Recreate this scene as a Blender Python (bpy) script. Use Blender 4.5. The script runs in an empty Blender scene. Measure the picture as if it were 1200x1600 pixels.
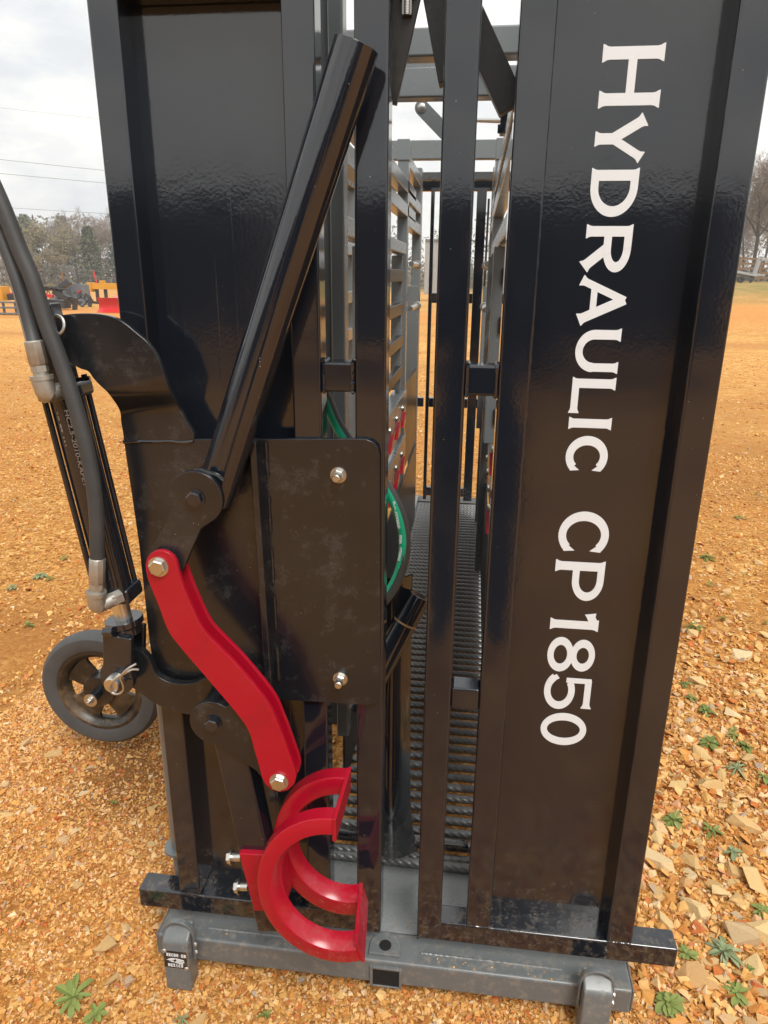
import bpy, bmesh, math, random
import numpy as np
from mathutils import Vector, Matrix
R_ = math.radians
SC = bpy.context.scene
COL = SC.collection

# ------------------------------------------------------------------ camera
F, CX, CY = 1109.0, 600.0, 800.0            # focal length and centre in photo pixels
dn = np.array([-32., 3330., F]); dn /= np.linalg.norm(dn)
_dx = 145.0; _dy = -(dn[0]*_dx + dn[2]*F)/dn[1]
fw = np.array([_dx, _dy, F]); fw /= np.linalg.norm(fw)
up = -dn
rt = np.cross(fw, up)
if rt[0] < 0: rt = -rt
RM = np.stack([rt, fw, up])
CAM = np.array([0, -1.1673, 1.5])
cam_d = bpy.data.cameras.new('camera'); cam = bpy.data.objects.new('camera', cam_d); COL.objects.link(cam)
cam_d.sensor_fit = 'VERTICAL'; cam_d.sensor_height = 24.0; cam_d.lens = F/1600*24.0
cam_d.clip_start = 0.02; cam_d.clip_end = 3000
m4 = Matrix.Identity(4)
for i in range(3):
    m4[i][0] = RM[i, 0]; m4[i][1] = -RM[i, 1]; m4[i][2] = -RM[i, 2]; m4[i][3] = CAM[i]
cam.matrix_world = m4
SC.camera = cam

def _ray(px, py): return RM @ np.array([px-CX, py-CY, F])
def P(px, py, Y=0.0):
    r = _ray(px, py); t = (Y-CAM[1])/r[1]; return Vector(CAM + t*r)
def PZ(px, py, Z=0.0):
    r = _ray(px, py); t = (Z-CAM[2])/r[2]; return Vector(CAM + t*r)
def S(px, py, Y=0.0):                        # metres per photo pixel there
    p = P(px, py, Y); c = RM.T @ (np.array(p)-CAM); return c[2]/F
def XZ(pts, Y=0.0): return [(P(x, y, Y).x, P(x, y, Y).z) for x, y in pts]

# ------------------------------------------------------------------ world, sun, exposure
SUN_DIR = Vector((0.28, -0.52, 0.80)).normalized()      # towards the sun
SUN_EL = math.asin(SUN_DIR.z); SUN_AZ = math.atan2(SUN_DIR.x, SUN_DIR.y)
W = bpy.data.worlds.new('World'); SC.world = W; W.use_nodes = True
nt = W.node_tree; nt.nodes.clear()
def N(t, typ, **kw):
    n = t.nodes.new(typ)
    for k, v in kw.items():
        if k in n.inputs: n.inputs[k].default_value = v
        else: setattr(n, k, v)
    return n
out = N(nt, 'ShaderNodeOutputWorld'); bg = N(nt, 'ShaderNodeBackground', Strength=0.1)
sky = N(nt, 'ShaderNodeTexSky', sky_type='NISHITA', sun_disc=False, sun_elevation=SUN_EL, sun_rotation=SUN_AZ)
tc = N(nt, 'ShaderNodeTexCoord')
mp = N(nt, 'ShaderNodeMapping'); mp.inputs['Scale'].default_value = (1.0, 1.0, 2.6)
nt.links.new(tc.outputs['Generated'], mp.inputs['Vector'])
n1 = N(nt, 'ShaderNodeTexNoise', Scale=2.2, Detail=7.0, Roughness=0.55); nt.links.new(mp.outputs[0], n1.inputs['Vector'])
n2 = N(nt, 'ShaderNodeTexNoise', Scale=5.0, Detail=6.0, Roughness=0.6); nt.links.new(mp.outputs[0], n2.inputs['Vector'])
cr = N(nt, 'ShaderNodeValToRGB'); cr.color_ramp.elements[0].position = 0.34; cr.color_ramp.elements[1].position = 0.62
cr.color_ramp.elements[0].color = (5.7, 5.95, 6.2, 1); cr.color_ramp.elements[1].color = (8.7, 8.4, 7.8, 1)
nt.links.new(n2.outputs['Fac'], cr.inputs['Fac'])
cov = N(nt, 'ShaderNodeValToRGB'); cov.color_ramp.elements[0].position = 0.20; cov.color_ramp.elements[1].position = 0.36
nt.links.new(n1.outputs['Fac'], cov.inputs['Fac'])
mx = N(nt, 'ShaderNodeMixRGB'); nt.links.new(cov.outputs[0], mx.inputs[0])
nt.links.new(sky.outputs[0], mx.inputs[1]); nt.links.new(cr.outputs[0], mx.inputs[2])
nt.links.new(mx.outputs[0], bg.inputs['Color']); nt.links.new(bg.outputs[0], out.inputs['Surface'])

sd = bpy.data.lights.new('sun', 'SUN'); so = bpy.data.objects.new('sun', sd); COL.objects.link(so)
sd.energy = 2.1; sd.angle = R_(24); sd.color = (1.0, 0.96, 0.90)
so.rotation_euler = SUN_DIR.to_track_quat('Z', 'Y').to_euler()
vs = SC.view_settings; vs.view_transform = 'Standard'; vs.look = 'None'; vs.gamma = 1; vs.exposure = 0.60; vs.use_curve_mapping = False

# ------------------------------------------------------------------ materials
def newmat(name):
    m = bpy.data.materials.new(name); m.use_nodes = True
    t = m.node_tree; b = t.nodes['Principled BSDF']; return m, t, b
def ramp(t, src, stops):
    r = N(t, 'ShaderNodeValToRGB'); e = r.color_ramp.elements
    while len(e) < len(stops): e.new(0.5)
    for i, (p, c) in enumerate(stops):
        e[i].position = p; e[i].color = (*c, 1) if len(c) == 3 else c
    t.links.new(src, r.inputs['Fac']); return r
def coords(t, scale=(1, 1, 1)):
    c = N(t, 'ShaderNodeTexCoord'); m = N(t, 'ShaderNodeMapping'); m.inputs['Scale'].default_value = scale
    t.links.new(c.outputs['Object'], m.inputs['Vector']); return m.outputs[0]
def noise(t, vec, scale, detail=4, rough=0.55):
    n = N(t, 'ShaderNodeTexNoise', Scale=scale, Detail=detail, Roughness=rough); t.links.new(vec, n.inputs['Vector']); return n.outputs['Fac']
def mixc(t, fac, a, b):
    m = N(t, 'ShaderNodeMixRGB')
    for i, v in ((0, fac), (1, a), (2, b)):
        if hasattr(v, 'is_output') or isinstance(v, bpy.types.NodeSocket): t.links.new(v, m.inputs[i])
        else: m.inputs[i].default_value = v if i == 0 else (*v, 1)
    return m.outputs[0]
def mathn(t, op, a, b=0.5, c=None):
    m = N(t, 'ShaderNodeMath', operation=op)
    for i, v in enumerate((a, b, c)):
        if v is None: continue
        if isinstance(v, bpy.types.NodeSocket): t.links.new(v, m.inputs[i])
        else: m.inputs[i].default_value = v
    return m.outputs[0]
def bump(t, b, h, strength, dist, prev=None):
    n = N(t, 'ShaderNodeBump', Strength=strength, Distance=dist); t.links.new(h, n.inputs['Height'])
    if prev is not None: t.links.new(prev, n.inputs['Normal'])
    t.links.new(n.outputs[0], b.inputs['Normal']); return n.outputs[0]

def paint(name, col, rough=0.12, ior=1.9, peel=0.10, wave=0.25, dust=0.25, specks=0.5, smudge=0.0, dustcol=(0.36, 0.29, 0.21), runs=False, grime=0.30, chips=0.0):
    m, t, b = newmat(name)
    v = coords(t)
    big = noise(t, v, 3.2, 6); med = noise(t, v, 26, 5, .65); fine = noise(t, v, 420, 2)
    d = ramp(t, big, [(0.52, (0, 0, 0)), (0.85, (1, 1, 1))]).outputs[0]
    dm = mathn(t, 'MULTIPLY', mathn(t, 'MULTIPLY', d, med), dust)
    vo = N(t, 'ShaderNodeTexVoronoi', Scale=120.0); t.links.new(v, vo.inputs['Vector'])
    rnd = N(t, 'ShaderNodeSeparateColor'); t.links.new(vo.outputs['Color'], rnd.inputs[0])
    sp = mathn(t, 'MULTIPLY', mathn(t, 'LESS_THAN', vo.outputs['Distance'], mathn(t, 'MULTIPLY', rnd.outputs[1], 0.10)), mathn(t, 'GREATER_THAN', rnd.outputs[0], 0.80))
    clus = ramp(t, noise(t, v, 4.5, 4, .6), [(0.48, (0.04, 0.04, 0.04)), (0.66, (1, 1, 1))]).outputs[0]
    sp = mathn(t, 'MULTIPLY', mathn(t, 'MULTIPLY', sp, specks), clus)
    zs = N(t, 'ShaderNodeSeparateXYZ'); t.links.new(N(t, 'ShaderNodeNewGeometry').outputs['Position'], zs.inputs[0])
    low = N(t, 'ShaderNodeMapRange'); low.inputs[1].default_value = 0.42; low.inputs[2].default_value = 0.05; t.links.new(zs.outputs[2], low.inputs[0])
    spl = ramp(t, noise(t, v, 55, 6, .75), [(0.50, (0, 0, 0)), (0.66, (1, 1, 1))]).outputs[0]
    fac = mathn(t, 'ADD', dm, mathn(t, 'MULTIPLY', mathn(t, 'MULTIPLY', low.outputs[0], spl), grime))
    scr = ramp(t, noise(t, coords(t, (3, 3, 55)), 3.0, 3, .6), [(0.66, (0, 0, 0)), (0.70, (1, 1, 1))]).outputs[0]
    fac = mathn(t, 'ADD', fac, mathn(t, 'MULTIPLY', mathn(t, 'MULTIPLY', scr, d), 0.10*min(1, dust*6)))
    if smudge:
        s1 = noise(t, v, 15, 10, .82); s2 = ramp(t, s1, [(0.52, (0, 0, 0)), (0.70, (1, 1, 1))]).outputs[0]
        fac = mathn(t, 'ADD', fac, mathn(t, 'MULTIPLY', s2, smudge))
    fac = mathn(t, 'MINIMUM', fac, 0.9)
    t.links.new(mixc(t, mathn(t, 'MULTIPLY', sp, 1.2), mixc(t, fac, col, dustcol), (0.72, 0.70, 0.66)), b.inputs['Base Color'])
    if chips:
        bc_ = b.inputs['Base Color'].links[0].from_socket
        ch = ramp(t, noise(t, v, 34, 5, .75), [(0.735, (0, 0, 0)), (0.75, (1, 1, 1))]).outputs[0]
        grs = ramp(t, noise(t, v, 11, 6, .7), [(0.52, (0, 0, 0)), (0.75, (1, 1, 1))]).outputs[0]
        c_ = mixc(t, mathn(t, 'MULTIPLY', grs, 0.35), bc_, (0.10, 0.012, 0.010)); t.links.new(mixc(t, mathn(t, 'MULTIPLY', ch, chips), c_, (0.30, 0.17, 0.10)), b.inputs['Base Color'])
    rr = mathn(t, 'ADD', mathn(t, 'MULTIPLY', fac, 0.7), mathn(t, 'ADD', mathn(t, 'MULTIPLY', med, 0.06), rough-0.03))
    t.links.new(rr, b.inputs['Roughness'])
    b.inputs['IOR'].default_value = ior
    p = bump(t, b, noise(t, v, 14, 2), wave, 0.0012)
    p = bump(t, b, noise(t, v, 170, 2), peel, 0.0006, p)
    if runs:
        vv = coords(t, (60, 1, 1.2)); r1 = ramp(t, noise(t, vv, 1.0, 2), [(0.62, (0, 0, 0)), (0.70, (1, 1, 1))]).outputs[0]
        bump(t, b, r1, 0.25, 0.0008, p)
    return m
M = {}
M['black'] = paint('black_gloss_paint', (0.0085, 0.0110, 0.0170), 0.075, 1.76, 0.10, 0.16, dust=0.05, specks=0.55)
M['black_panel'] = paint('black_panel_paint', (0.0085, 0.0110, 0.0170), 0.10, 1.76, 0.16, 0.30, dust=0.04, specks=0.5, runs=True)
M['black_flat'] = paint('black_door_paint', (0.0085, 0.0110, 0.0170), 0.10, 1.76, 0.16, 0.30, dust=0.04, specks=0.5)
M['black_plate'] = paint('black_scuffed_paint', (0.0085, 0.0098, 0.0130), 0.20, 1.64, 0.08, 0.14, dust=0.16, specks=1.0, smudge=0.12, dustcol=(0.30, 0.28, 0.26))
M['red'] = paint('red_gloss_paint', (0.37, 0.0025, 0.018), 0.22, 1.5, 0.05, 0.12, dust=0.05, specks=0.12, smudge=0.03, chips=0.8)
M['grey'] = paint('gunmetal_paint', (0.125, 0.138, 0.144), 0.32, 1.6, 0.08, 0.15, dust=0.30, specks=0.9, smudge=0.09, grime=0.45)
M['grey_sill'] = paint('dusty_gunmetal_plate_paint', (0.20, 0.215, 0.22), 0.26, 1.6, 0.05, 0.12, dust=0.30, specks=0.6, smudge=0.08, grime=0.20)
M['grey_far'] = paint('gunmetal_rail_paint', (0.145, 0.165, 0.175), 0.26, 1.65, 0.05, 0.12, dust=0.10, specks=0.2)
M['dark'] = paint('dark_steel_paint', (0.012, 0.012, 0.013), 0.34, 1.5, 0.06, 0.10, dust=0.25, specks=0.4, smudge=0.15)
def simple(name, col, rough=0.5, metal=0.0, var=0.25, scale=30, bs=0.2, bd=0.001, ior=1.5):
    m, t, b = newmat(name); v = coords(t); n = noise(t, v, scale, 5)
    t.links.new(mixc(t, n, tuple(c*(1-var) for c in col), tuple(min(1, c*(1+var)) for c in col)), b.inputs['Base Color'])
    b.inputs['Roughness'].default_value = rough; b.inputs['Metallic'].default_value = metal; b.inputs['IOR'].default_value = ior
    if bs: bump(t, b, n, bs, bd)
    return m
M['zinc'] = simple('zinc_plated_steel', (0.62, 0.61, 0.58), 0.34, 1.0, 0.2, 60, 0.15)
M['brass'] = simple('dull_zinc_fitting', (0.42, 0.40, 0.36), 0.5, 0.75, 0.3, 80, 0.3)
M['chrome'] = simple('chrome_rod', (0.75, 0.74, 0.72), 0.28, 0.9, 0.05, 60, 0)
M['rubber'] = simple('hose_rubber', (0.042, 0.042, 0.043), 0.55, 0, 0.55, 14, 0.25, 0.0008)
M['tyre'] = simple('tyre_rubber', (0.070, 0.073, 0.076), 0.6, 0, 0.35, 22, 0.3, 0.001)
M['white'] = simple('white_vinyl', (0.72, 0.76, 0.80), 0.32, 0, 0.02, 40, 0)
M['inkgrey'] = simple('faded_print', (0.22, 0.20, 0.18), 0.6, 0, 0.4, 160, 0)
M['green'] = simple('green_hose_print', (0.006, 0.36, 0.20), 0.4, 0, 0.15, 50, 0)
M['hole'] = simple('unlit_bore', (0.006, 0.005, 0.004), 0.9, 0, 0.3, 50, 0)  # near-black colour stands in for the shade inside openings
M['wood'] = simple('weathered_wood', (0.20, 0.115, 0.055), 0.85, 0, 0.4, 5, 0.3, 0.004)
M['bark'] = simple('bark', (0.115, 0.092, 0.075), 0.9, 0, 0.4, 6, 0)
M['twig'] = simple('bare_twigs', (0.27, 0.215, 0.18), 0.9, 0, 0.3, 1.5, 0)  # twig tone paled, distance haze mixed into the colour
M['yellow'] = simple('yellow_machine_paint', (0.62, 0.29, 0.02), 0.4, 0, 0.15, 4, 0)
M['redfar'] = simple('red_blade_paint', (0.55, 0.02, 0.02), 0.35, 0, 0.15, 3, 0)
M['steel'] = simple('galvanised_steel', (0.36, 0.37, 0.38), 0.45, 0.3, 0.2, 4, 0)
M['blackfar'] = simple('worn_black_steel', (0.03, 0.03, 0.033), 0.45, 0, 0.5, 3, 0)
M['greyfar'] = simple('grey_machine_paint', (0.13, 0.14, 0.155), 0.5, 0, 0.25, 3, 0)
M['wire'] = simple('power_wire', (0.16, 0.16, 0.165), 0.6, 0, 0.1, 1, 0)
M['rust'] = simple('rusty_tan_crack', (0.34, 0.20, 0.09), 0.8, 0, 0.4, 90, 0.2)

def leafmat(name, cols, scale=0.6):
    m, t, b = newmat(name)
    g = N(t, 'ShaderNodeNewGeometry'); oi = N(t, 'ShaderNodeObjectInfo')
    r = ramp(t, g.outputs['Random Per Island'], [(i/(len(cols)-1), c) for i, c in enumerate(cols)])
    t.links.new(r.outputs[0], b.inputs['Base Color']); b.inputs['Roughness'].default_value = 0.6
    b.inputs['Specular IOR Level'].default_value = 0.25
    return m
M['pine'] = leafmat('evergreen_needles', [(0.10, 0.12, 0.085), (0.14, 0.165, 0.11), (0.18, 0.20, 0.135)])  # greens lightened and greyed to put some haze into the colour
M['budding'] = leafmat('budding_leaves', [(0.17, 0.155, 0.075), (0.26, 0.235, 0.11), (0.31, 0.28, 0.14)])
M['weed'] = leafmat('weed_leaf', [(0.12, 0.155, 0.032), (0.19, 0.235, 0.058), (0.28, 0.31, 0.11)])
M['weedgrey'] = leafmat('grey_green_leaf', [(0.17, 0.21, 0.10), (0.24, 0.29, 0.15), (0.32, 0.35, 0.20)])

STONE = [(0.0, (0.36, 0.135, 0.034)), (0.14, (0.56, 0.275, 0.070)), (0.34, (0.70, 0.405, 0.120)), (0.52, (0.78, 0.53, 0.215)),
         (0.64, (0.56, 0.235, 0.052)), (0.74, (0.50, 0.115, 0.030)), (0.83, (0.80, 0.64, 0.38)), (0.93, (0.66, 0.38, 0.11)), (0.98, (0.46, 0.35, 0.24)), (1.0, (0.34, 0.30, 0.25))]
STONE = [(p_, (c_[0], c_[1]*.965, c_[2])) for p_, c_ in STONE]
def stonemat(name, src):
    m, t, b = newmat(name); v = coords(t)
    STN = STONE if src == 'island' else [(0.0, (0.50, 0.25, 0.075)), (0.15, (0.66, 0.42, 0.15)), (0.35, (0.78, 0.58, 0.28)), (0.55, (0.72, 0.49, 0.20)), (0.66, (0.52, 0.20, 0.055)), (0.75, (0.84, 0.70, 0.45)), (0.93, (0.62, 0.36, 0.12)), (1.0, (0.38, 0.33, 0.28))]
    if src == 'island': s = N(t, 'ShaderNodeNewGeometry').outputs['Random Per Island']
    else: s = N(t, 'ShaderNodeObjectInfo').outputs['Random']
    c = ramp(t, s, STN).outputs[0]
    n = noise(t, v, 38 if src == 'object' else 60, 6, .65)
    f = ramp(t, n, [(0.42, (0, 0, 0)), (0.62, (1, 1, 1))]).outputs[0]
    c2 = mixc(t, mathn(t, 'MULTIPLY', f, 0.42), c, (0.58, 0.265, 0.062))
    n2 = noise(t, v, 90, 4, .7)
    f2 = ramp(t, n2, [(0.58, (0, 0, 0)), (0.72, (1, 1, 1))]).outputs[0]
    c3 = mixc(t, mathn(t, 'MULTIPLY', f2, 0.35), c2, (0.66, 0.52, 0.32))
    if src == 'object': c3 = mixc(t, 0.30, c3, (0.86, 0.66, 0.36))
    t.links.new(c3, b.inputs['Base Color']); b.inputs['Roughness'].default_value = 0.85
    b.inputs['Specular IOR Level'].default_value = 0.25
    p = bump(t, b, n, 0.6, 0.005); bump(t, b, noise(t, v, 7 if src == 'object' else 200, 5, .7), 0.35, 0.02 if src == 'object' else .002, p)
    return m
M['stone'] = stonemat('tan_stone', 'object'); M['gravel'] = stonemat('gravel_stone', 'island')

def groundmat():
    m, t, b = newmat('orange_gravel_ground')
    v = coords(t)
    cols = []
    for sc in (130.0, 48.0):
        vo = N(t, 'ShaderNodeTexVoronoi', Scale=sc, Randomness=1.0); t.links.new(v, vo.inputs['Vector'])
        sp = N(t, 'ShaderNodeSeparateColor'); t.links.new(vo.outputs['Color'], sp.inputs[0])
        cols.append((ramp(t, sp.outputs[0], [(0, (0.22, 0.088, 0.022)), (0.4, (0.38, 0.165, 0.038)), (0.7, (0.54, 0.275, 0.070)), (0.92, (0.68, 0.43, 0.16)), (1, (0.42, 0.12, 0.03))]).outputs[0], vo.outputs['Distance']))
    nz = noise(t, v, 9, 6, .6)
    c = mixc(t, ramp(t, nz, [(0.42, (0, 0, 0)), (0.58, (1, 1, 1))]).outputs[0], cols[0][0], cols[1][0])
    soil = noise(t, v, 1.3, 7, .6)
    c = mixc(t, mathn(t, 'MULTIPLY', ramp(t, soil, [(0.46, (0, 0, 0)), (0.62, (1, 1, 1))]).outputs[0], 0.6), c, (0.42, 0.175, 0.042))
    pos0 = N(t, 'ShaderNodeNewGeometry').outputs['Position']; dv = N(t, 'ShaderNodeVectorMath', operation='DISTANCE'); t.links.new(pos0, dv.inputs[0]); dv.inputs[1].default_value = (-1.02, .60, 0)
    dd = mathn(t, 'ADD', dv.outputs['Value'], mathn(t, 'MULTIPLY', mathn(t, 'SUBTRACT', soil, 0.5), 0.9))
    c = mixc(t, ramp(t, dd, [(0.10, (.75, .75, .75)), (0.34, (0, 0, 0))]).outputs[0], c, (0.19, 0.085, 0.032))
    big_ = noise(t, v, .55, 6, .62)
    c = mixc(t, mathn(t, 'MULTIPLY', ramp(t, big_, [(0.50, (0, 0, 0)), (0.62, (1, 1, 1))]).outputs[0], 0.5), c, (0.27, 0.115, 0.034))
    # further off: bare orange earth, then patchy grass, by distance from the yard's middle
    pos = N(t, 'ShaderNodeNewGeometry').outputs['Position']
    sx = N(t, 'ShaderNodeSeparateXYZ'); t.links.new(pos, sx.inputs[0])
    far = noise(t, v, 0.35, 6, .6); streak = noise(t, coords(t, (0.06, 0.5, 1)), 1.0, 6, .6)
    yy = mathn(t, 'ADD', sx.outputs[1], mathn(t, 'MULTIPLY', mathn(t, 'SUBTRACT', far, 0.5), 9.0))
    f1 = N(t, 'ShaderNodeMapRange'); f1.inputs[1].default_value = 4; f1.inputs[2].default_value = 14; t.links.new(yy, f1.inputs[0])
    earth = mixc(t, streak, (0.46, 0.195, 0.044), (0.66, 0.36, 0.105))
    nf = noise(t, v, 7, 4, .7)
    earth = mixc(t, ramp(t, nf, [(0.48, (0, 0, 0)), (0.64, (1, 1, 1))]).outputs[0], earth, (0.76, 0.49, 0.19))
    nf2 = noise(t, v, 22, 5, .75)
    earth = mixc(t, mathn(t, 'MULTIPLY', ramp(t, nf2, [(0.50, (0, 0, 0)), (0.62, (1, 1, 1))]).outputs[0], 0.6), earth, (0.36, 0.15, 0.04))
    gp0 = ramp(t, noise(t, v, 1.6, 7, .75), [(0.60, (0, 0, 0)), (0.72, (1, 1, 1))]).outputs[0]
    earth = mixc(t, mathn(t, 'MULTIPLY', gp0, 0.45), earth, (0.22, 0.20, 0.06))
    earth = mixc(t, mathn(t, 'MULTIPLY', ramp(t, noise(t, coords(t, (.10, .34, 1)), 1.0, 7, .65), [(0.48, (0, 0, 0)), (0.62, (1, 1, 1))]).outputs[0], 0.55), earth, (0.38, 0.155, 0.042))
    c = mixc(t, f1.outputs[0], c, earth)
    # dirt lane on the right, then grass on the rise
    road = ramp(t, mathn(t, 'MULTIPLY', yy, 0.01), [(0.21, (0, 0, 0)), (0.235, (1, 1, 1)), (0.285, (1, 1, 1)), (0.31, (0, 0, 0))]).outputs[0]
    c = mixc(t, mathn(t, 'MULTIPLY', road, 0.7), c, (0.56, 0.235, 0.06))
    gr = N(t, 'ShaderNodeMapRange'); gr.inputs[1].default_value = 29; gr.inputs[2].default_value = 36; t.links.new(yy, gr.inputs[0])
    gx = N(t, 'ShaderNodeMapRange'); gx.inputs[1].default_value = -4; gx.inputs[2].default_value = 4; t.links.new(sx.outputs[0], gx.inputs[0])
    gn = noise(t, v, 0.9, 6, .7)
    gcol = mixc(t, ramp(t, gn, [(0.40, (0, 0, 0)), (0.62, (1, 1, 1))]).outputs[0], (0.17, 0.17, 0.045), (0.36, 0.25, 0.10))
    lft = N(t, 'ShaderNodeMapRange'); lft.inputs[1].default_value = 66; lft.inputs[2].default_value = 76; t.links.new(yy, lft.inputs[0])
    gf = mathn(t, 'MAXIMUM', mathn(t, 'MULTIPLY', gr.outputs[0], gx.outputs[0]), lft.outputs[0])
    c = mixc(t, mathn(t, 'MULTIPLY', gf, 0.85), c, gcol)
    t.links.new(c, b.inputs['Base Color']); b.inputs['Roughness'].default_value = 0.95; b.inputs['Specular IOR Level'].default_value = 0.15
    p = bump(t, b, mathn(t, 'SUBTRACT', 1.0, cols[1][1]), 0.7, 0.008)
    bump(t, b, mathn(t, 'SUBTRACT', 1.0, cols[0][1]), 0.7, 0.004, p)
    return m
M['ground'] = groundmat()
# ribbed reinforcing bar and wheel rim dirt
def rebar_mat():
    m = paint('ribbed_bar_paint', (0.115, 0.122, 0.127), 0.30, 1.8, 0.0, 0.0, dust=0.35, specks=0.8, smudge=0.10)
    t = m.node_tree; b = t.nodes['Principled BSDF']
    w = N(t, 'ShaderNodeTexWave', Scale=30.0, Distortion=0.6); w.bands_direction = 'DIAGONAL'
    t.links.new(coords(t, (1, 1, 1)), w.inputs['Vector'])
    bump(t, b, w.outputs['Fac'], 0.55, 0.003); return m
M['rebar'] = rebar_mat()
M['rim'] = paint('dusty_black_rim', (0.010, 0.010, 0.010), 0.3, 1.6, 0.0, 0.05, dust=0.9, specks=0.9, smudge=0.25, dustcol=(0.42, 0.27, 0.14))

# ------------------------------------------------------------------ mesh helpers
class MB:
    def __init__(s): s.v = []; s.f = []
    def add(s, vs, fs):
        o = len(s.v); s.v += [tuple(v) for v in vs]; s.f += [tuple(i+o for i in f) for f in fs]; return s
    def box(s, x0, x1, y0, y1, z0, z1):
        return s.add([(x0,y0,z0),(x1,y0,z0),(x1,y1,z0),(x0,y1,z0),(x0,y0,z1),(x1,y0,z1),(x1,y1,z1),(x0,y1,z1)],
                     [(0,3,2,1),(4,5,6,7),(0,1,5,4),(1,2,6,5),(2,3,7,6),(3,0,4,7)])
    def bar(s, a, b, w, h, side=None):               # square bar between two points; w across (side dir), h other
        a, b = Vector(a), Vector(b); d = (b-a).normalized()
        sd_ = Vector(side) if side is not None else (Vector((0, 1, 0)) if abs(d.y) < .9 else Vector((1, 0, 0)))
        u = (sd_ - d*sd_.dot(d)).normalized(); w2 = d.cross(u)
        vs = []
        for q in (a, b):
            for i, j in ((-1,-1),(1,-1),(1,1),(-1,1)): vs.append(q+u*i*w/2+w2*j*h/2)
        return s.add(vs, [(0,1,2,3),(7,6,5,4),(0,4,5,1),(1,5,6,2),(2,6,7,3),(3,7,4,0)])
    def prism(s, xz, y0, y1):                        # outline in the X-Z plane pushed along Y; y0/y1 numbers or per-point lists
        n = len(xz); ya = y0 if hasattr(y0, '__len__') else [y0]*n; yb = y1 if hasattr(y1, '__len__') else [y1]*n
        vs = [(x, ya[i], z) for i, (x, z) in enumerate(xz)] + [(x, yb[i], z) for i, (x, z) in enumerate(xz)]
        ar = sum(xz[i][0]*xz[(i+1)%n][1]-xz[(i+1)%n][0]*xz[i][1] for i in range(n))
        fs = [tuple(range(n)), tuple(range(2*n-1, n-1, -1))] + [((i+1)%n, i, n+i, n+(i+1)%n) for i in range(n)]
        if ar < 0: fs = [tuple(reversed(f)) for f in fs]
        return s.add(vs, fs)
    def tube(s, pts, r, seg=16, cap=True):
        pts = [Vector(p) for p in pts]; n = len(pts); vs = []; u = None
        for i, p in enumerate(pts):
            d = (pts[min(i+1, n-1)]-pts[max(i-1, 0)]).normalized()
            if u is None:
                u = d.orthogonal().normalized()
            u = (u-d*u.dot(d)).normalized(); w = d.cross(u); rr = r[i] if hasattr(r, '__len__') else r
            vs += [p+(u*math.cos(2*math.pi*k/seg)+w*math.sin(2*math.pi*k/seg))*rr for k in range(seg)]
        fs = [(i*seg+k, i*seg+(k+1)%seg, (i+1)*seg+(k+1)%seg, (i+1)*seg+k) for i in range(n-1) for k in range(seg)]
        if cap: fs += [tuple(reversed(range(seg))), tuple(range((n-1)*seg, n*seg))]
        return s.add(vs, fs)
    def lathe(s, c, axis, prof, seg=48, closed=False):      # prof: (radius, along axis)
        c = Vector(c); d = Vector(axis).normalized(); u = d.orthogonal().normalized(); w = d.cross(u); vs = []
        for r, h in prof:
            vs += [c+d*h+(u*math.cos(2*math.pi*k/seg)+w*math.sin(2*math.pi*k/seg))*r for k in range(seg)]
        n = len(prof); rng = range(n) if closed else range(n-1)
        fs = [(i*seg+k, i*seg+(k+1)%seg, ((i+1)%n)*seg+(k+1)%seg, ((i+1)%n)*seg+k) for i in rng for k in range(seg)]
        return s.add(vs, fs)
    def hexbolt(s, c, axis, r, h, stud=0, sr=0.5):
        c = Vector(c); a = Vector(axis).normalized()
        s.tube([c, c+a*0.0025], r*1.22, 20)
        s.tube([c+a*0.0027, c+a*h*.85, c+a*h], [r, r, r*.86], 6)
        if stud: s.tube([c+a*h, c+a*(h+stud*.9), c+a*(h+stud)], [r*sr, r*sr, r*sr*.8], 14)
        return s
    def build(s, name, mat, parent=None, bevel=0.0, seg=2, smooth=True, loc=None):
        me = bpy.data.meshes.new(name); me.from_pydata(s.v, [], s.f); me.update()
        bm = bmesh.new(); bm.from_mesh(me); bmesh.ops.recalc_face_normals(bm, faces=bm.faces); bm.to_mesh(me); bm.free()
        o = bpy.data.objects.new(name, me); COL.objects.link(o)
        me.materials.append(M[mat] if isinstance(mat, str) else mat)
        if parent is not None: o.parent = parent
        if smooth:
            for p in me.polygons: p.use_smooth = True
            if not bevel: me.set_sharp_from_angle(angle=R_(35))
        if bevel:
            b = o.modifiers.new('bevel', 'BEVEL'); b.width = bevel; b.segments = seg; b.limit_method = 'ANGLE'; b.angle_limit = R_(35); b.harden_normals = True
        return o
def tag(o, label=None, cat=None, group=None, kind=None):
    if label: o['label'] = label
    if cat: o['category'] = cat
    if group: o['group'] = group
    if kind: o['kind'] = kind
    return o
def empty(name, loc=(0, 0, 0)):
    o = bpy.data.objects.new(name, None); COL.objects.link(o); o.location = loc; o.empty_display_size = .1; return o
def circ(c, r, n=28, a0=0, a1=360):
    return [(c[0]+r*math.cos(R_(a0+(a1-a0)*i/(n if a1-a0 == 360 else n-1))), c[1]+r*math.sin(R_(a0+(a1-a0)*i/(n if a1-a0 == 360 else n-1)))) for i in range(n)]
def smooth_path(pts, n=60):                  # Catmull-Rom through points
    pts = [Vector(p) for p in pts]; q = [2*pts[0]-pts[1]]+pts+[2*pts[-1]-pts[-2]]; o = []
    per = max(2, n//(len(pts)-1))
    for i in range(1, len(q)-2):
        for k in range(per):
            t = k/per
            o.append(0.5*((2*q[i])+(q[i+1]-q[i-1])*t+(2*q[i-1]-5*q[i]+4*q[i+1]-q[i+2])*t*t+(3*q[i]-q[i-1]-3*q[i+1]+q[i+2])*t**3))
    o.append(pts[-1]); return o

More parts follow.
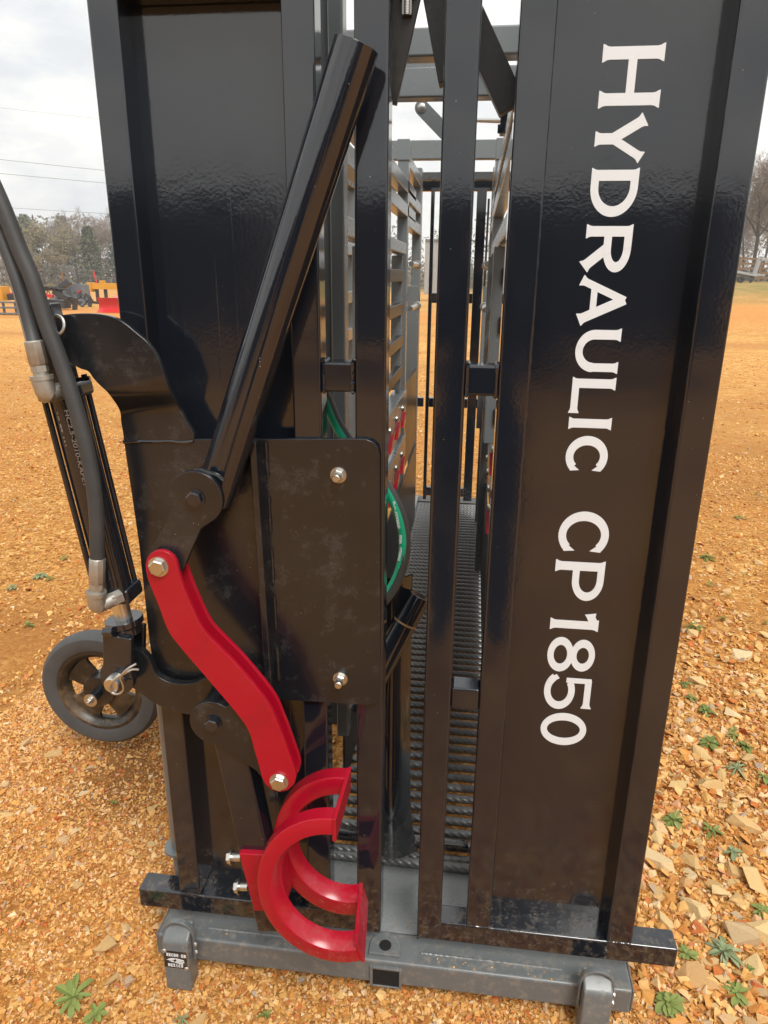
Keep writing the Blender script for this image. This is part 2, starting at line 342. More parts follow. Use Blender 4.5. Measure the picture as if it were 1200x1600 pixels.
# ------------------------------------------------------------------ ground
def sstep(a, b, x):
    t = np.clip((x-a)/(b-a), 0, 1); return t*t*(3-2*t)
def zg(x, y):
    x = np.asarray(x, float); y = np.asarray(y, float); d = np.sqrt(x*x+y*y)
    rise = 1.30*sstep(16, 50, d)*sstep(0.06, 0.28, x/np.maximum(y, 1.0))*(y > 0)
    und = 0.012*np.sin(3.1*x+1.3*np.sin(2.3*y))*np.cos(2.7*y+.7)+0.006*np.sin(9.1*x+2*y)*np.sin(7.7*y-x)
    keep = 1-0.75*np.exp(-((x+.1)/.75)**2)*((y > -.3) & (y < 3.6))
    return rise+und*keep*np.where(d < 14, 1, 0.3)-0.006
def build_ground():
    rad = [0.0]+list(np.concatenate([np.linspace(.06, 3, 50), np.geomspace(3.15, 60, 60), np.geomspace(66, 400, 14)]))
    seg = 144; vs = [(0, 0.3, float(zg(0, .3)))]
    for r in rad[1:]:
        a = np.arange(seg)*2*np.pi/seg; x = r*np.cos(a); y = .3+r*np.sin(a); z = zg(x, y)
        vs += list(zip(x.tolist(), y.tolist(), z.tolist()))
    fs = [(0, 1+k, 1+(k+1)%seg) for k in range(seg)]
    for i in range(len(rad)-2):
        o = 1+i*seg
        fs += [(o+k, o+seg+k, o+seg+(k+1)%seg, o+(k+1)%seg) for k in range(seg)]
    me = bpy.data.meshes.new('ground'); me.from_pydata(vs, [], fs); me.update()
    for p in me.polygons: p.use_smooth = True
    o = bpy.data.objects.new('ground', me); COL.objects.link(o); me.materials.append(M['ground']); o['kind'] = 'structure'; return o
GROUND = build_ground()

rng = np.random.default_rng(7)
def hull(npts, flat, seed):
    r = np.random.default_rng(seed); p = r.uniform(-1, 1, size=(npts, 3)); nn = np.abs(p).max(1)[:, None]; p = p/nn*(0.55+0.45*r.random((npts, 1))); p *= np.array([1.0, 0.60+.35*r.random(), flat])*1.02
    bm = bmesh.new(); vv = [bm.verts.new(q) for q in p]
    bmesh.ops.convex_hull(bm, input=vv)
    for v in [v for v in bm.verts if not v.link_faces]: bm.verts.remove(v)
    bm.verts.index_update()
    V = np.array([v.co[:] for v in bm.verts]); Fc = np.array([[v.index for v in f.verts] for f in bm.faces if len(f.verts) == 3]); bm.free()
    return V, Fc
PEB = [hull(8, .55+.06*(i % 4), 100+i) for i in range(16)]
def scatter(spec):
    VV, FF = [], []; off = 0
    for (n, x0, x1, y0, y1, r0, r1, bias) in spec:
        x = rng.uniform(x0, x1, n*2); y = rng.uniform(y0, y1, n*2)
        patch = 0.5+0.5*np.sin(2.1*x+1.7*np.sin(1.9*y+.4))*np.cos(2.6*y-.8*x)
        inside = (x > -.62) & (x < .40) & (y > 0.0) & (y < 3.4)
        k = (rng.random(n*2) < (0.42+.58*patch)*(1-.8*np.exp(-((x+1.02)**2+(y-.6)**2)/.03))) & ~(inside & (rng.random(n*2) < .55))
        x, y = x[k][:n], y[k][:n]; n_ = len(x)
        r = r0*(r1/r0)**(rng.random(n_)**bias)
        z = zg(x, y)+r*.30; th = rng.uniform(0, 2*np.pi, n_); tx = rng.normal(0, .28, n_); kind = rng.integers(0, len(PEB), n_)
        for q in range(len(PEB)):
            s = kind == q; m = int(s.sum())
            if not m: continue
            V, Fc = PEB[q]; c, sn = np.cos(th[s])[:, None], np.sin(th[s])[:, None]
            vx = V[None, :, 0]*r[s][:, None]; vy = V[None, :, 1]*r[s][:, None]; vz = V[None, :, 2]*r[s][:, None]+vx*tx[s][:, None]
            w = np.stack([vx*c-vy*sn+x[s][:, None], vx*sn+vy*c+y[s][:, None], vz+z[s][:, None]], -1)
            VV.append(w.reshape(-1, 3)); FF.append((Fc[None]+(np.arange(m)*len(V))[:, None, None]+off).reshape(-1, 3)); off += m*len(V)
    V = np.concatenate(VV); Fc = np.concatenate(FF)
    me = bpy.data.meshes.new('gravel'); me.vertices.add(len(V)); me.vertices.foreach_set('co', V.ravel())
    me.loops.add(Fc.size); me.loops.foreach_set('vertex_index', Fc.ravel().astype(np.int32))
    me.polygons.add(len(Fc)); me.polygons.foreach_set('loop_start', np.arange(0, Fc.size, 3, dtype=np.int32)); me.polygons.foreach_set('loop_total', np.full(len(Fc), 3, np.int32))
    me.update(); me.validate(); me.polygons.foreach_set('use_smooth', np.zeros(len(me.polygons), bool))
    o = bpy.data.objects.new('gravel', me); COL.objects.link(o); me.materials.append(M['gravel']); o.parent = GROUND; o['kind'] = 'stuff'; return o
scatter([(62000, -1.62, -.50, -.55, 1.25, .0029, .0078, 1.35),
         (14000, -.62, .40, -.55, .02, .0034, .0082, 1.2),
         (24000, .36, 1.15, -.5, 1.5, .0036, .0085, 1.1),
         (5000, -.6, .4, .1, 1.6, .004, .009, 1.1),
         (9500, -1.75, 1.35, -.55, 1.8, .0075, .015, 1.6),
         (3600, .38, 1.3, -.55, 2.2, .010, .023, 1.4),
         (24000, -4.5, 3.4, 1.4, 5.5, .0055, .013, 1.4),
         (2600, -4.5, 3.4, 1.4, 6.0, .011, .024, 2.0),
         (16000, -13, 8, 5.2, 14, .010, .022, 1.8)])
# the largest stones, each one its own object
SP = []
for i in range(20):
    V, Fc = hull(13, .40+.07*(i % 4), 300+i)
    me = bpy.data.meshes.new('stone'); me.from_pydata(V.tolist(), [], Fc.tolist()); me.update(); me.materials.append(M['stone'])
    SP.append(me)
def stone(x, y, r):
    o = bpy.data.objects.new('stone', random.choice(SP)); COL.objects.link(o); o.parent = GROUND
    o.location = (x, y, float(zg(x, y))+r*.14); o.scale = (r*random.uniform(.85, 1.2), r*random.uniform(.8, 1.1), r*random.uniform(.65, 1.0))
    o.rotation_euler = (random.gauss(0, .16), random.gauss(0, .16), random.uniform(0, 6.28))
placed = []
WPX = [(115,1560,.05),(150,1586,.03),(1085,984,.04),(1104,872,.04),(1070,1070,.03),(1078,1090,.03),(1102,1112,.035),(1108,1164,.035),(1146,1152,.03),(1165,1172,.03),(1150,1206,.04),(1192,1222,.03),(1052,1283,.035),(1112,1300,.03),(1145,1335,.025),(1190,1428,.03),(1072,1494,.025),(1130,1490,.04),(1044,1572,.035),(1150,1556,.03)]
WPOS = [(PZ(a_, b_).x, PZ(a_, b_).y, c_) for a_, b_, c_ in WPX]
def try_stone(x, y, r):
    for a, b_, c in WPOS:
        if (a-x)**2+(b_-y)**2 < (.55*c+.7*r)**2: return False
    for a, b_, c in placed:
        if (a-x)**2+(b_-y)**2 < (.62*(c+r))**2: return False
    if -.72 < x < .50 and y > -.14 and y < 3.5: return False
    placed.append((x, y, r)); stone(x, y, r); return True
random.seed(5)
for (px, py, r) in [(1105,1225,.050),(1165,1290,.058),(1150,1115,.038),(1110,1150,.034),(1060,1230,.045),(1022,1340,.060),(1075,1345,.042),(1135,1345,.036),
                    (1090,1420,.045),(1180,1375,.052),(1155,1460,.048),(1085,1530,.044),(1040,1440,.040),(1165,1545,.040),(1195,1460,.05),(1030,1395,.03),
                    (575,1575,.024),(1190,1180,.05),(1165,1190,.03),(530,1570,.030),(420,1550,.020),(100,1310,.022),(115,1300,.020),(305,1600,.028),(660,1590,.03),(780,1590,.028),(870,1580,.02),
                    (85,1335,.024),(190,1545,.024),(175,1530,.020),(40,1160,.030),(85,1180,.030),(740,1575,.022),(1060,1128,.026),(1165,960,.022),(1148,958,.02),(1110,885,.03),(1185,880,.03)]:
    p = PZ(px, py); try_stone(p.x, p.y, r)
n = 0; tries = 0
while n < 205 and tries < 6000:
    tries += 1; px = random.uniform(940, 1215); py = random.uniform(860, 1610); p = PZ(px, py); q = (py-860)/750
    n += try_stone(p.x, p.y, random.uniform(.012, .017+.020*q) if random.random() < .8 else random.uniform(.02, .042))
n = 0
while n < 72:
    x = random.uniform(-1.5, .4); y = random.uniform(-.5, 1.2); n += try_stone(x, y, .010+.017*random.random()**1.6)

# ------------------------------------------------------------------ the chute
CH = empty('cattle_chute', (0, 0, 0))
tag(CH, 'black hydraulic cattle squeeze chute with white vertical lettering and red front linkage', 'cattle chute')
TOP = 2.12
def tubes(lst, name, mat, parent, bevel=0.005):
    for b in lst: MB().box(*b).build(name, mat, parent, bevel, 3)
pn = .046                                                   # infill sheet, near the back of the 2 inch tubes
# --- the left gate leaf
dl = MB().box(-.545, -.297, pn, pn+.003, .187, TOP).build('gate_door', 'black_panel', CH)
tubes([(-.592, -.544, 0, .05, .19, TOP), (-.299, -.249, 0, .05, .19, TOP), (-.192, -.140, 0, .05, .15, TOP)], 'gate_post', 'black', dl)
tubes([(-.690, -.1405, .0015, .0515, .138, .189)], 'bottom_rail', 'black', dl)
z0, z1 = P(530, 613).z, P(530, 566).z
tubes([(-.249, -.192, .002, .048, z0, z1)], 'cross_bar', 'black', dl)
tubes([(-.544, -.299, .002, .045, 1.885, 1.935)], 'top_rail', 'black', dl)
# --- the right gate leaf
dr = MB().box(.091, .334, pn, pn+.003, .187, TOP).build('gate_door', 'black_flat', CH)
tubes([(-.0615, -.0105, 0, .05, .14, TOP), (.0425, .0935, 0, .05, .19, TOP), (.333, .3845, 0, .05, .19, TOP)], 'gate_post', 'black', dr)
tubes([(-.0600, .478, .0015, .0515, .138, .189)], 'bottom_rail', 'black', dr)
tubes([(-.0105, .0425, .002, .048, z0, z1), (-.0105, .0425, .002, .048, P(720, 1110).z, P(720, 1077).z)], 'cross_bar', 'black', dr)
for d, x in ((dl, -.196), (dl, -.245), (dr, -.0075), (dr, .0395)):   # weld beads beside the cross bars
    for z in (z0, z1):
        MB().tube([(x, .004+.004*k, z+random.uniform(-.001, .001)) for k in range(11)], [.0035+random.uniform(-.0008, .0008) for k in range(11)], 8).build('weld_bead', 'black', d)
    MB().tube([(x, .0012, z0+(z1-z0)*k/12) for k in range(13)], [.003+random.uniform(-.0009, .0009) for k in range(13)], 8).build('weld_bead', 'black', d)

# --- the vertical lettering
def glyphs(ch, w, t=.19, th=.145, sf=.042):
    out = []
    def st(x0, y0, x1, y1, wd, s0=1, s1=1):
        d = Vector((x1-x0, y1-y0)); L = d.length; d /= L; nn = Vector((-d.y, d.x)); A = []; h = wd/2
        prof = []
        prof += ([(0, h+sf*1.0), (.035, h+sf*.75), (.07, h+sf*.25), (.12, h)] if s0 else [(0, h)])
        prof += ([(L-.12, h), (L-.07, h+sf*.25), (L-.035, h+sf*.75), (L, h+sf)] if s1 else [(L, h)])
        o_ = Vector((x0, y0))
        out.append([tuple(o_+d*a+nn*b) for a, b in prof]+[tuple(o_+d*a-nn*b) for a, b in reversed(prof)])
    def arc(cx, cy, rx, ry, a0, a1, wx, wy, n=30):
        o1, o2 = [], []
        for i in range(n+1):
            a = R_(a0+(a1-a0)*i/n); c, s_ = math.cos(a), math.sin(a)
            o1.append((cx+rx*c, cy+ry*s_)); o2.append((cx+(rx-wx)*c, cy+(ry-wy)*s_))
        for i in range(n): out.append([o1[i], o1[i+1], o2[i+1], o2[i]])
    h = t/2
    if ch == 'H': st(h+.02, 0, h+.02, 1, t); st(w-h-.02, 0, w-h-.02, 1, t); st(t, .5, w-t, .5, th, 0, 0)
    elif ch == 'Y': st(w/2, 0, w/2, .46, t, 1, 0); st(w/2-.02, .40, h+.02, 1, t*.95, 0, 1); st(w/2+.02, .40, w-h-.02, 1, th, 0, 1)
    elif ch == 'D':
        st(h+.03, 0, h+.03, 1, t); k = w*.38; st(.05, 1-th/2, k, 1-th/2, th, 0, 0); st(.05, th/2, k, th/2, th, 0, 0); arc(k, .5, w-k, .5, -90, 90, t, th)
    elif ch in 'RP':
        st(h+.03, 0, h+.03, 1, t); k = w*.48; b = .40 if ch == 'R' else .36
        st(.05, 1-th/2, k, 1-th/2, th, 0, 0); st(t*.8, b+th/2, k, b+th/2, th, 0, 0); r = (1-b)/2; arc(k, b+r, (w-k)*(.96 if ch == 'R' else 1), r, -90, 90, t, th)
        if ch == 'R': st(w*.48, b+.08, w-h-.02, 0, t, 0, 1)
    elif ch == 'A': st(w/2, .99, h, 0, th, 0, 1); st(w/2-.02, .99, w-h, 0, t, 0, 1); st(w*.27, .30, w*.74, .30, th*.85, 0, 0)
    elif ch == 'U':
        r = .42; st(h+.02, r, h+.02, 1, t, 0, 1); st(w-h-.02, r, w-h-.02, 1, t*.9, 0, 1); arc(w/2, r, w/2-.02, r, 180, 360, t, th)
    elif ch == 'L': st(h+.03, 0, h+.03, 1, t); st(.05, th/2, w, th/2, th, 0, 1)
    elif ch == 'I': st(w/2, 0, w/2, 1, t)
    elif ch == 'C':
        arc(w*.52, .5, w*.52, .5, 48, 312, t*1.05, th*1.1)
        for sg in (1, -1):
            a = R_(48*sg); x = w*.52+w*.44*math.cos(a); y = .5+.43*math.sin(a); out.append([(x-.10, y+.075*sg), (x+.07, y+.05*sg), (x+.05, y-.17*sg), (x-.06, y-.04*sg)])
    elif ch == '1': st(w/2+.05, 0, w/2+.05, 1, t); out.append([(w/2-.03, .99), (w/2+.03, .82), (w/2-.14, .74), (w/2-.20, .70), (w/2-.24, .93), (w/2-.15, .92)])
    elif ch == '8': arc(w/2, .745, w*.46, .255, 0, 360, t, th*.9); arc(w/2, .275, w*.5, .275, 0, 360, t, th*.95)
    elif ch == '5':
        st(w*.14, 1-th/2, w*.93, 1-th/2, th, 0, 1); st(w*.17, .46, w*.17, .99, th*.85, 0, 0); arc(w*.47, .33, w*.52, .33, -150, 128, t, th)
        out.append([(w*.02, .24), (w*.17, .07), (w*.22, .19), (w*.13, .31)])
    elif ch == '0': arc(w/2, .5, w/2, .5, 0, 360, t, th, 44)
    elif ch == 'E': st(h+.02, 0, h+.02, 1, t, 0, 0); [st(.05, y, w, y, th, 0, 0) for y in (th/2, .5, 1-th/2)]
    elif ch == 'N': st(h, 0, h, 1, t, 0, 0); st(w-h, 0, w-h, 1, t, 0, 0); st(h, 1-.05, w-h, .05, t*.95, 0, 0)
    elif ch == 'M': st(h, 0, h, 1, t, 0, 0); st(w-h, 0, w-h, 1, t, 0, 0); st(h, .95, w/2, .25, t*.8, 0, 0); st(w-h, .95, w/2, .25, t*.8, 0, 0)
    elif ch == 'X': st(h, 0, w-h, 1, t, 0, 0); st(h, 1, w-h, 0, t, 0, 0)
    elif ch == 'O': arc(w/2, .5, w/2, .5, 0, 360, t, th, 36)
    return out
LINE = [('H', 70, 167, 988, 1), ('Y', 176, 257, 965, 0), ('D', 263, 339, 962, 0), ('R', 351, 427, 950, 0), ('A', 430, 508, 945, 0), ('U', 514, 583, 935, 0),
        ('L', 590, 646, 925, 0), ('I', 650, 673, 920, 0), ('C', 681, 743, 915, 0), ('C', 799, 870, 910, 1), ('P', 876, 938, 905, 1), ('1', 958, 987, 896, 1),
        ('8', 996, 1050, 892, 1), ('5', 1053, 1109, 887, 1), ('0', 1114, 1164, 882, 1)]
XB = .1655; k = 0
for ch, ya, yb, xm, capital in LINE:
    za, zb = P(xm, ya, pn).z, P(xm, yb, pn).z
    hgt = .0870 if capital else .0700
    lm = MB()
    for poly in glyphs(ch, (za-zb)/hgt, *((.188, .140) if capital else (.216, .166))):
        k += 1; e = pn-.0007-.00002*(k % 23)
        lm.prism([(XB+y*hgt, za-x*hgt) for x, y in poly], e, pn-.0001)
    lm.build('letter', 'white', dr, smooth=False)

# --- the mounting plate with its rib and bolts
PY0 = -.012
mpz = XZ([(193, 687), (570, 686), (582, 690), (590, 698), (593, 710), (594, 1085), (591, 1095), (585, 1101), (575, 1102), (430, 1093), (262, 1093), (243, 1060), (233, 1000), (217, 850)], PY0)
mp_ = MB().prism(mpz, PY0, -.001).build('mounting_plate', 'black_plate', CH, .0012)
a0, a1 = P(402, 684, PY0), P(428, 1092, PY0)
MB().prism([(a0.x-.006, a0.z), (a0.x+.006, a0.z), (a1.x+.006, a1.z), (a1.x-.006, a1.z)], PY0-.030, PY0-.0005).build('rib', 'black_plate', mp_, .002)
sg = [P(414+22*k/60, 690+400*k/60, PY0) for k in range(61)]
for c0 in (0, 13, 25, 36, 48):
    MB().tube([(q.x+.002, PY0-.002, q.z) for q in sg[c0:c0+9]], [.003+random.uniform(-.001, .0012) for _ in sg[c0:c0+9]], 8).build('weld_bead', 'black_plate', mp_)
for (x, y) in ((529, 742), (532, 1060)):
    p = P(x, y, PY0); MB().hexbolt(p, (0, -1, 0), .0115, .011, .016, .62).build('bolt', 'zinc', mp_)

# --- the hook arm up to the cylinder's head
oc = [(76, 510), (85, 494), (117, 490), (157, 491), (187, 500), (213, 520), (233, 538), (248, 563), (258, 590), (264, 608), (278, 633), (284, 645), (292, 660), (303, 678), (303, 690)]
ic = [(193, 690), (192, 678), (189, 660), (186, 640), (170, 616), (160, 606), (147, 593), (137, 580), (123, 575), (100, 560), (84, 540)]
def hy(y): return -.046 if y <= 610 else (-.046+(y-610)/30*.033 if y < 640 else -.013)
pts = oc+ic; ys = [hy(y) for _, y in pts]
hm = MB(); rows = []
# strip build so that the bends stay crisp: outer and inner rims joined in quads
outer = smooth_path([Vector((x, y, 0)) for x, y in oc[1:]], 60); inner = smooth_path([Vector((x, y, 0)) for x, y in reversed(ic)], 60)
def pick(path, t):
    i = t*(len(path)-1); a = int(i); b = min(a+1, len(path)-1); return path[a].lerp(path[b], i-a)
NS = 46; vs = []
for i in range(NS+1):
    o_, n_ = pick(outer, i/NS), pick(inner, i/NS)
    for q in (o_, n_):
        yv = hy(q.y); p = P(q.x, q.y, yv); vs += [(p.x, yv, p.z), (p.x, yv+.0105, p.z)]
fs = []
for i in range(NS):
    a, b = 4*i, 4*i+4
    fs += [(a, a+2, b+2, b), (a+1, b+1, b+3, a+3), (a, b, b+1, a+1), (a+2, a+3, b+3, b+2)]
fs += [(0, 1, 3, 2), (4*NS, 4*NS+2, 4*NS+3, 4*NS+1)]
hk = hm.add(vs, fs).build('hook_arm', 'black_plate', CH, .0012)
MB().tube([(p.x, -.0125, p.z) for p in [P(193+i*10.9, 690+random.uniform(-1, 1), -.013) for i in range(11)]], [.0030+random.uniform(-.001, .001) for _ in range(11)], 8).build('weld_bead', 'black', hk)
for (cx_, cy_, rx) in ((91, 508, 12),):
    c = P(cx_, cy_, -.062); s_ = S(cx_, cy_, -.06)
    MB().tube([(c.x+rx*s_*1.0*math.cos(a), c.y-.004+.008*math.sin(a*.5), c.z+rx*1.15*s_*math.sin(a)) for a in np.linspace(-1.7, 2.9, 26)], .0027, 8).build('clip_ring', 'zinc', hk)

# --- the handle pipe, its boss and the upper lever
ax = -.055
b0, b1 = P(334, 781, ax), P(557, 70, ax); rp = 33.5*S(450, 400, ax)
hp = MB().tube([b0, b0.lerp(b1, .5), b1], rp, 40).build('handle_pipe', 'black', CH, .0012)
fy = -.112; bc = P(305, 779, fy); br = 44*S(305, 779, fy)
bo = MB().tube([(bc.x, fy+.010, bc.z), (bc.x, -.020, bc.z)], br*.80, 40).build('pivot_boss', 'black', CH, .001)
MB().tube([(bc.x, -.030, bc.z), (bc.x, -.0125, bc.z)], br, 48).build('flange', 'black', bo, .001)
MB().hexbolt((bc.x, fy, bc.z), (0, -1, 0), .0135, .010).build('bolt', 'black', bo)
def teardrop(c, r, e, er, n=30):                   # outline round two circles
    c, e = Vector(c), Vector(e); d = e-c; L = d.length; a = math.atan2(d.y, d.x); be = math.acos((r-er)/L)
    o = [(c.x+r*math.cos(a+be+(2*math.pi-2*be)*i/n), c.y+r*math.sin(a+be+(2*math.pi-2*be)*i/n)) for i in range(n+1)]
    return o+[(e.x+er*math.cos(a-be+2*be*i/12), e.y+er*math.sin(a-be+2*be*i/12)) for i in range(13)]
tp = P(249, 886, fy); s_ = S(305, 779, fy)
up_ = circ((bc.x, bc.z), br, 40, 0, 360)
# disc with a tapered tongue: keeps the shoulders seen on the photograph
lev = [(bc.x+br*math.cos(R_(a)), bc.z+br*math.sin(R_(a))) for a in np.linspace(-58, 205, 40)]
lev += XZ([(262, 810), (238, 858), (230, 872), (228, 890), (236, 903), (252, 908), (272, 905), (285, 893), (296, 866), (314, 826)], fy)
ul = MB().prism(lev, fy, fy+.012).build('lever_plate', 'black_plate', CH, .0012)
MB().tube([(P(x, y, fy+.02).x, fy+.014+.001*(i % 2), P(x, y, fy+.02).z) for i, (x, y) in enumerate([(306, 733), (318, 734), (330, 737), (342, 742), (352, 750)])], .004, 8).build('weld_bead', 'black_plate', ul)

# --- red link bars, front and rear
def outline(l, r): return l+list(reversed(r))
lfr = smooth_path([Vector((x, y, 0)) for x, y in [(227, 884), (231, 905), (247, 945), (262, 984), (281, 1011), (330, 1068), (383, 1133), (398, 1175), (410, 1217)]], 48)
rfr = smooth_path([Vector((x, y, 0)) for x, y in [(275, 877), (281, 900), (293, 932), (317, 983), (343, 1012), (372, 1042), (418, 1098), (437, 1138), (460, 1200)]], 48)
def link(Yf, th, name='link_bar'):
    base = -.128; o = [(228, 880), (229, 874), (234, 866), (242, 861), (252, 860), (262, 863), (270, 869)]
    bt = [(463, 1212), (460, 1225), (450, 1235), (437, 1238), (424, 1234), (415, 1226)]
    poly = [(q.x, q.y) for q in lfr]; poly = o+[(q.x, q.y) for q in rfr]+bt+list(reversed(poly))
    return MB().prism(XZ(poly, base), Yf, Yf+th).build(name, 'red', CH, .0012)
l1 = link(-.128, .009); l2 = link(-.094, .009)
for (x, y) in ((248, 885), (436, 1221)):
    p = P(x, y, -.128); MB().hexbolt((p.x, -.128, p.z), (0, -1, 0), .0145, .011).build('bolt', 'zinc', l1)
    MB().tube([(p.x, -.119, p.z), (p.x, -.094, p.z)], .011, 18).build('bushing', 'black', l1)

# --- lower crank: boss, lever, swing arm
fc = P(333, 1130, -.112); fr = 38*S(333, 1130, -.112)
lb = MB().tube([(fc.x, -.101, fc.z), (fc.x, -.018, fc.z)], fr*.86, 40).build('pivot_boss', 'black', CH, .001)
MB().hexbolt((fc.x, -.113, fc.z), (0, -1, 0), .0135, .011).build('bolt', 'black', lb)
lv = [(fc.x+fr*math.cos(R_(a)), fc.z+fr*math.sin(R_(a))) for a in np.linspace(55, 262, 34)]
lv += XZ([(345, 1166), (400, 1204), (424, 1232), (445, 1236), (456, 1222), (450, 1200), (420, 1160), (385, 1120), (362, 1100)], -.112)
MB().prism(lv, -.1125, -.101).build('lever_plate', 'black_plate', CH, .0012)
sa0, sa1 = P(350, 1130, -.100), P(424, 1457, -.100); wd = 48*S(370, 1250, -.1)
sw = MB().bar(sa0+Vector((0, .025, 0)), sa1+Vector((0, .025, 0)), .050, wd, (0, 1, 0)).build('swing_arm', 'black', CH, .004, 3)
cu = smooth_path([Vector((x, y, 0)) for x, y in [(238, 1042), (246, 1056), (264, 1066), (284, 1069), (304, 1067), (325, 1060), (350, 1085)]], 36)
cl = smooth_path([Vector((x, y, 0)) for x, y in [(192, 1070), (212, 1078), (236, 1096), (262, 1108), (290, 1116), (310, 1120), (330, 1150)]], 36)
pin = P(197, 1046, -.035); sp_ = S(197, 1046, -.03)
poly = [(q.x, q.y) for q in cu]+[(q.x, q.y) for q in reversed(cl)]+[(172, 1060), (166, 1045), (168, 1028), (180, 1016), (200, 1012), (222, 1018), (233, 1030)]
MB().prism(XZ(poly, -.036), -.036, -.020).build('crank_plate', 'black_plate', CH, .0015)

# --- red clamp: collar on the arm and two half rings
cpx = [(372, 1334), (433, 1337), (431, 1340), (446, 1398), (452, 1425), (397, 1424)]
cc = XZ([(373, 1334), (416, 1336), (438, 1423), (397, 1424)], -.112)
co = MB().prism(cc, -.112, -.042).build('clamp_collar', 'red', CH, .002)
adir = (sa1-sa0).normalized(); perp = Vector((-adir.z, 0, adir.x)); perp = perp if perp.x < 0 else -perp
for (x, y) in ((374, 1339), (385, 1385)):
    p = P(x, y, -.085); MB().hexbolt(p+perp*.014, perp, .0125, .011).tube([p-perp*.004, p+perp*.014], .0085, 16).build('bolt', 'zinc', co)
def cring(top, bot, left, Yf, a0, a1, name, wpx=33, dep=.030):
    t_, b_, l_ = P(*top, Yf), P(*bot, Yf), P(*left, Yf); sa0, sa1 = math.sin(R_(a0)), math.sin(R_(a1))
    rz = (t_.z-b_.z)/(sa0-sa1); zc = t_.z-rz*sa0; xc = t_.x-(t_.x-l_.x)*math.cos(R_(a0)); ro = xc-l_.x; kz_ = rz/ro
    c = Vector((xc, Yf, zc)); ri = ro-wpx*S(*left, Yf); mb = MB(); n = 40
    # channel section: front face, inner step, rear flange
    vs = []
    for i in range(n+1):
        a = R_(a0+(a1-a0)*i/n); ca, sa = math.cos(a), math.sin(a)
        for r, y in ((ro, Yf), (ro-.008, Yf-.003), (ri+.012, Yf-.003), (ri+.004, Yf+.010), (ri, Yf+dep), (ro, Yf+dep)):
            vs.append((c.x+r*ca, y, c.z+r*sa*kz_))
    K = 6
    fs = [(i*K+k, i*K+(k+1)%K, (i+1)*K+(k+1)%K, (i+1)*K+k) for i in range(n) for k in range(K)]+[tuple(range(K)), tuple(reversed(range(n*K, n*K+K)))]
    return mb.add(vs, fs).build(name, 'red', CH, .0015), c, ro, ri, kz_
Yf1, Yf2 = -.150, -.060
rg, c1, ro1, ri1, kz1 = cring((519, 1280), (560, 1501), (402, 1385), -.175, 90, 291, 'clamp_ring')
rg2, c2, ro2, ri2, kz2 = cring((539, 1216), (566, 1429), (428, 1322), -.075, 88, 286, 'clamp_ring')
for sgn, a in ((1, 90), (-1, 291)):
    a2 = 88 if sgn > 0 else 286
    e = []
    for c, ro, ri, yv, aa, kq in ((c1, ro1, ri1, -.177, a, kz1), (c2, ro2, ri2, -.043, a2, kz2)):
        e.append([Vector((c.x+r*math.cos(R_(aa)), yv, c.z+r*kq*math.sin(R_(aa)))) for r in (ri-.001, ro+.001)])
    nrm = Vector((-math.sin(R_(a))*sgn*-1, 0, math.cos(R_(a))*sgn*-1))
    t = .007; q = [e[0][0], e[0][1], e[1][1], e[1][0]]; off = Vector((t, 0, 0))
    MB().add(q+[v+off for v in q], [(0,1,2,3),(7,6,5,4),(0,4,5,1),(1,5,6,2),(2,6,7,3),(3,7,4,0)]).build('end_plate', 'red', CH, .001)
g0 = P(430, 1345, -.11)
for zz in (0.0,):
    p, q = P(442, 1350, -.13), P(448, 1425, -.13)
    MB().prism([(c1.x-ro1+.004, p.z), (c1.x-ro1+.030, p.z), (c1.x-ro1+.036, q.z), (c1.x-ro1+.012, q.z)], -.146, -.046).build('gusset', 'red', CH, .002)

# --- hydraulic cylinder
cy = -.035
ct, cb = P(104, 618, cy), P(181, 918, cy); cdir = (cb-ct).normalized(); sc_ = S(140, 760, cy)
perp2 = Vector((cdir.z, 0, -cdir.x)); rb = 26*sc_
hc = MB().tube([ct, cb], rb, 40).build('hydraulic_cylinder', 'black', CH)
for sx_ in (-1, 1):
    for sy_ in (-1, 1):
        o_ = perp2*sx_*rb*.88+Vector((0, sy_*rb*.84, 0))
        MB().tube([ct+o_-cdir*.03, cb+o_+cdir*.012], .0052, 12).build('tie_rod', 'black', hc)
        MB().tube([ct+o_-cdir*.026, ct+o_-cdir*.014], .010, 6).build('nut', 'black', hc)
for (c, l) in ((ct, .030), (cb, .034)):
    sg_ = -1 if c is ct else 1
    MB().bar(c-cdir*.004*sg_, c+cdir*l*sg_*.7, rb*2.0, rb*2.52, (0, 1, 0)).build('end_block', 'black', hc, .006, 3)
MB().bar(ct-cdir*.02, ct-cdir*.15, .030, .045, (0, 1, 0)).build('head_lug', 'black', hc, .003)
rod = MB().tube([cb+cdir*.02, cb+cdir*.062], 14*sc_, 28).build('piston_rod', 'chrome', hc)
cv = cb+cdir*.062; 
clv = MB().tube([cv, cv+cdir*.012, cv+cdir*.016, cv+cdir*.030], [rb*1.18, rb*1.18, rb*1.0, rb*1.0], 36).build('clevis', 'black', hc, .001)
pinv = Vector((pin.x, cy, pin.z))
for yy in (-.030, .022):
    MB().bar(cv+cdir*.02+Vector((0, yy, 0)), pinv+Vector((0, yy, 0)), .014, rb*1.9, (0, 1, 0)).build('clevis_fork', 'black', clv, .003)
    MB().tube([(pinv.x, cy+yy-.0073, pinv.z), (pinv.x, cy+yy+.0073, pinv.z)], rb*1.1, 32).build('clevis_eye', 'black', clv, .001)
MB().tube([(pinv.x, cy-.060, pinv.z), (pinv.x, cy-.057, pinv.z), (pinv.x, .03, pinv.z)], [.0135, .0155, .0155], 24).build('clevis_pin', 'zinc', clv)
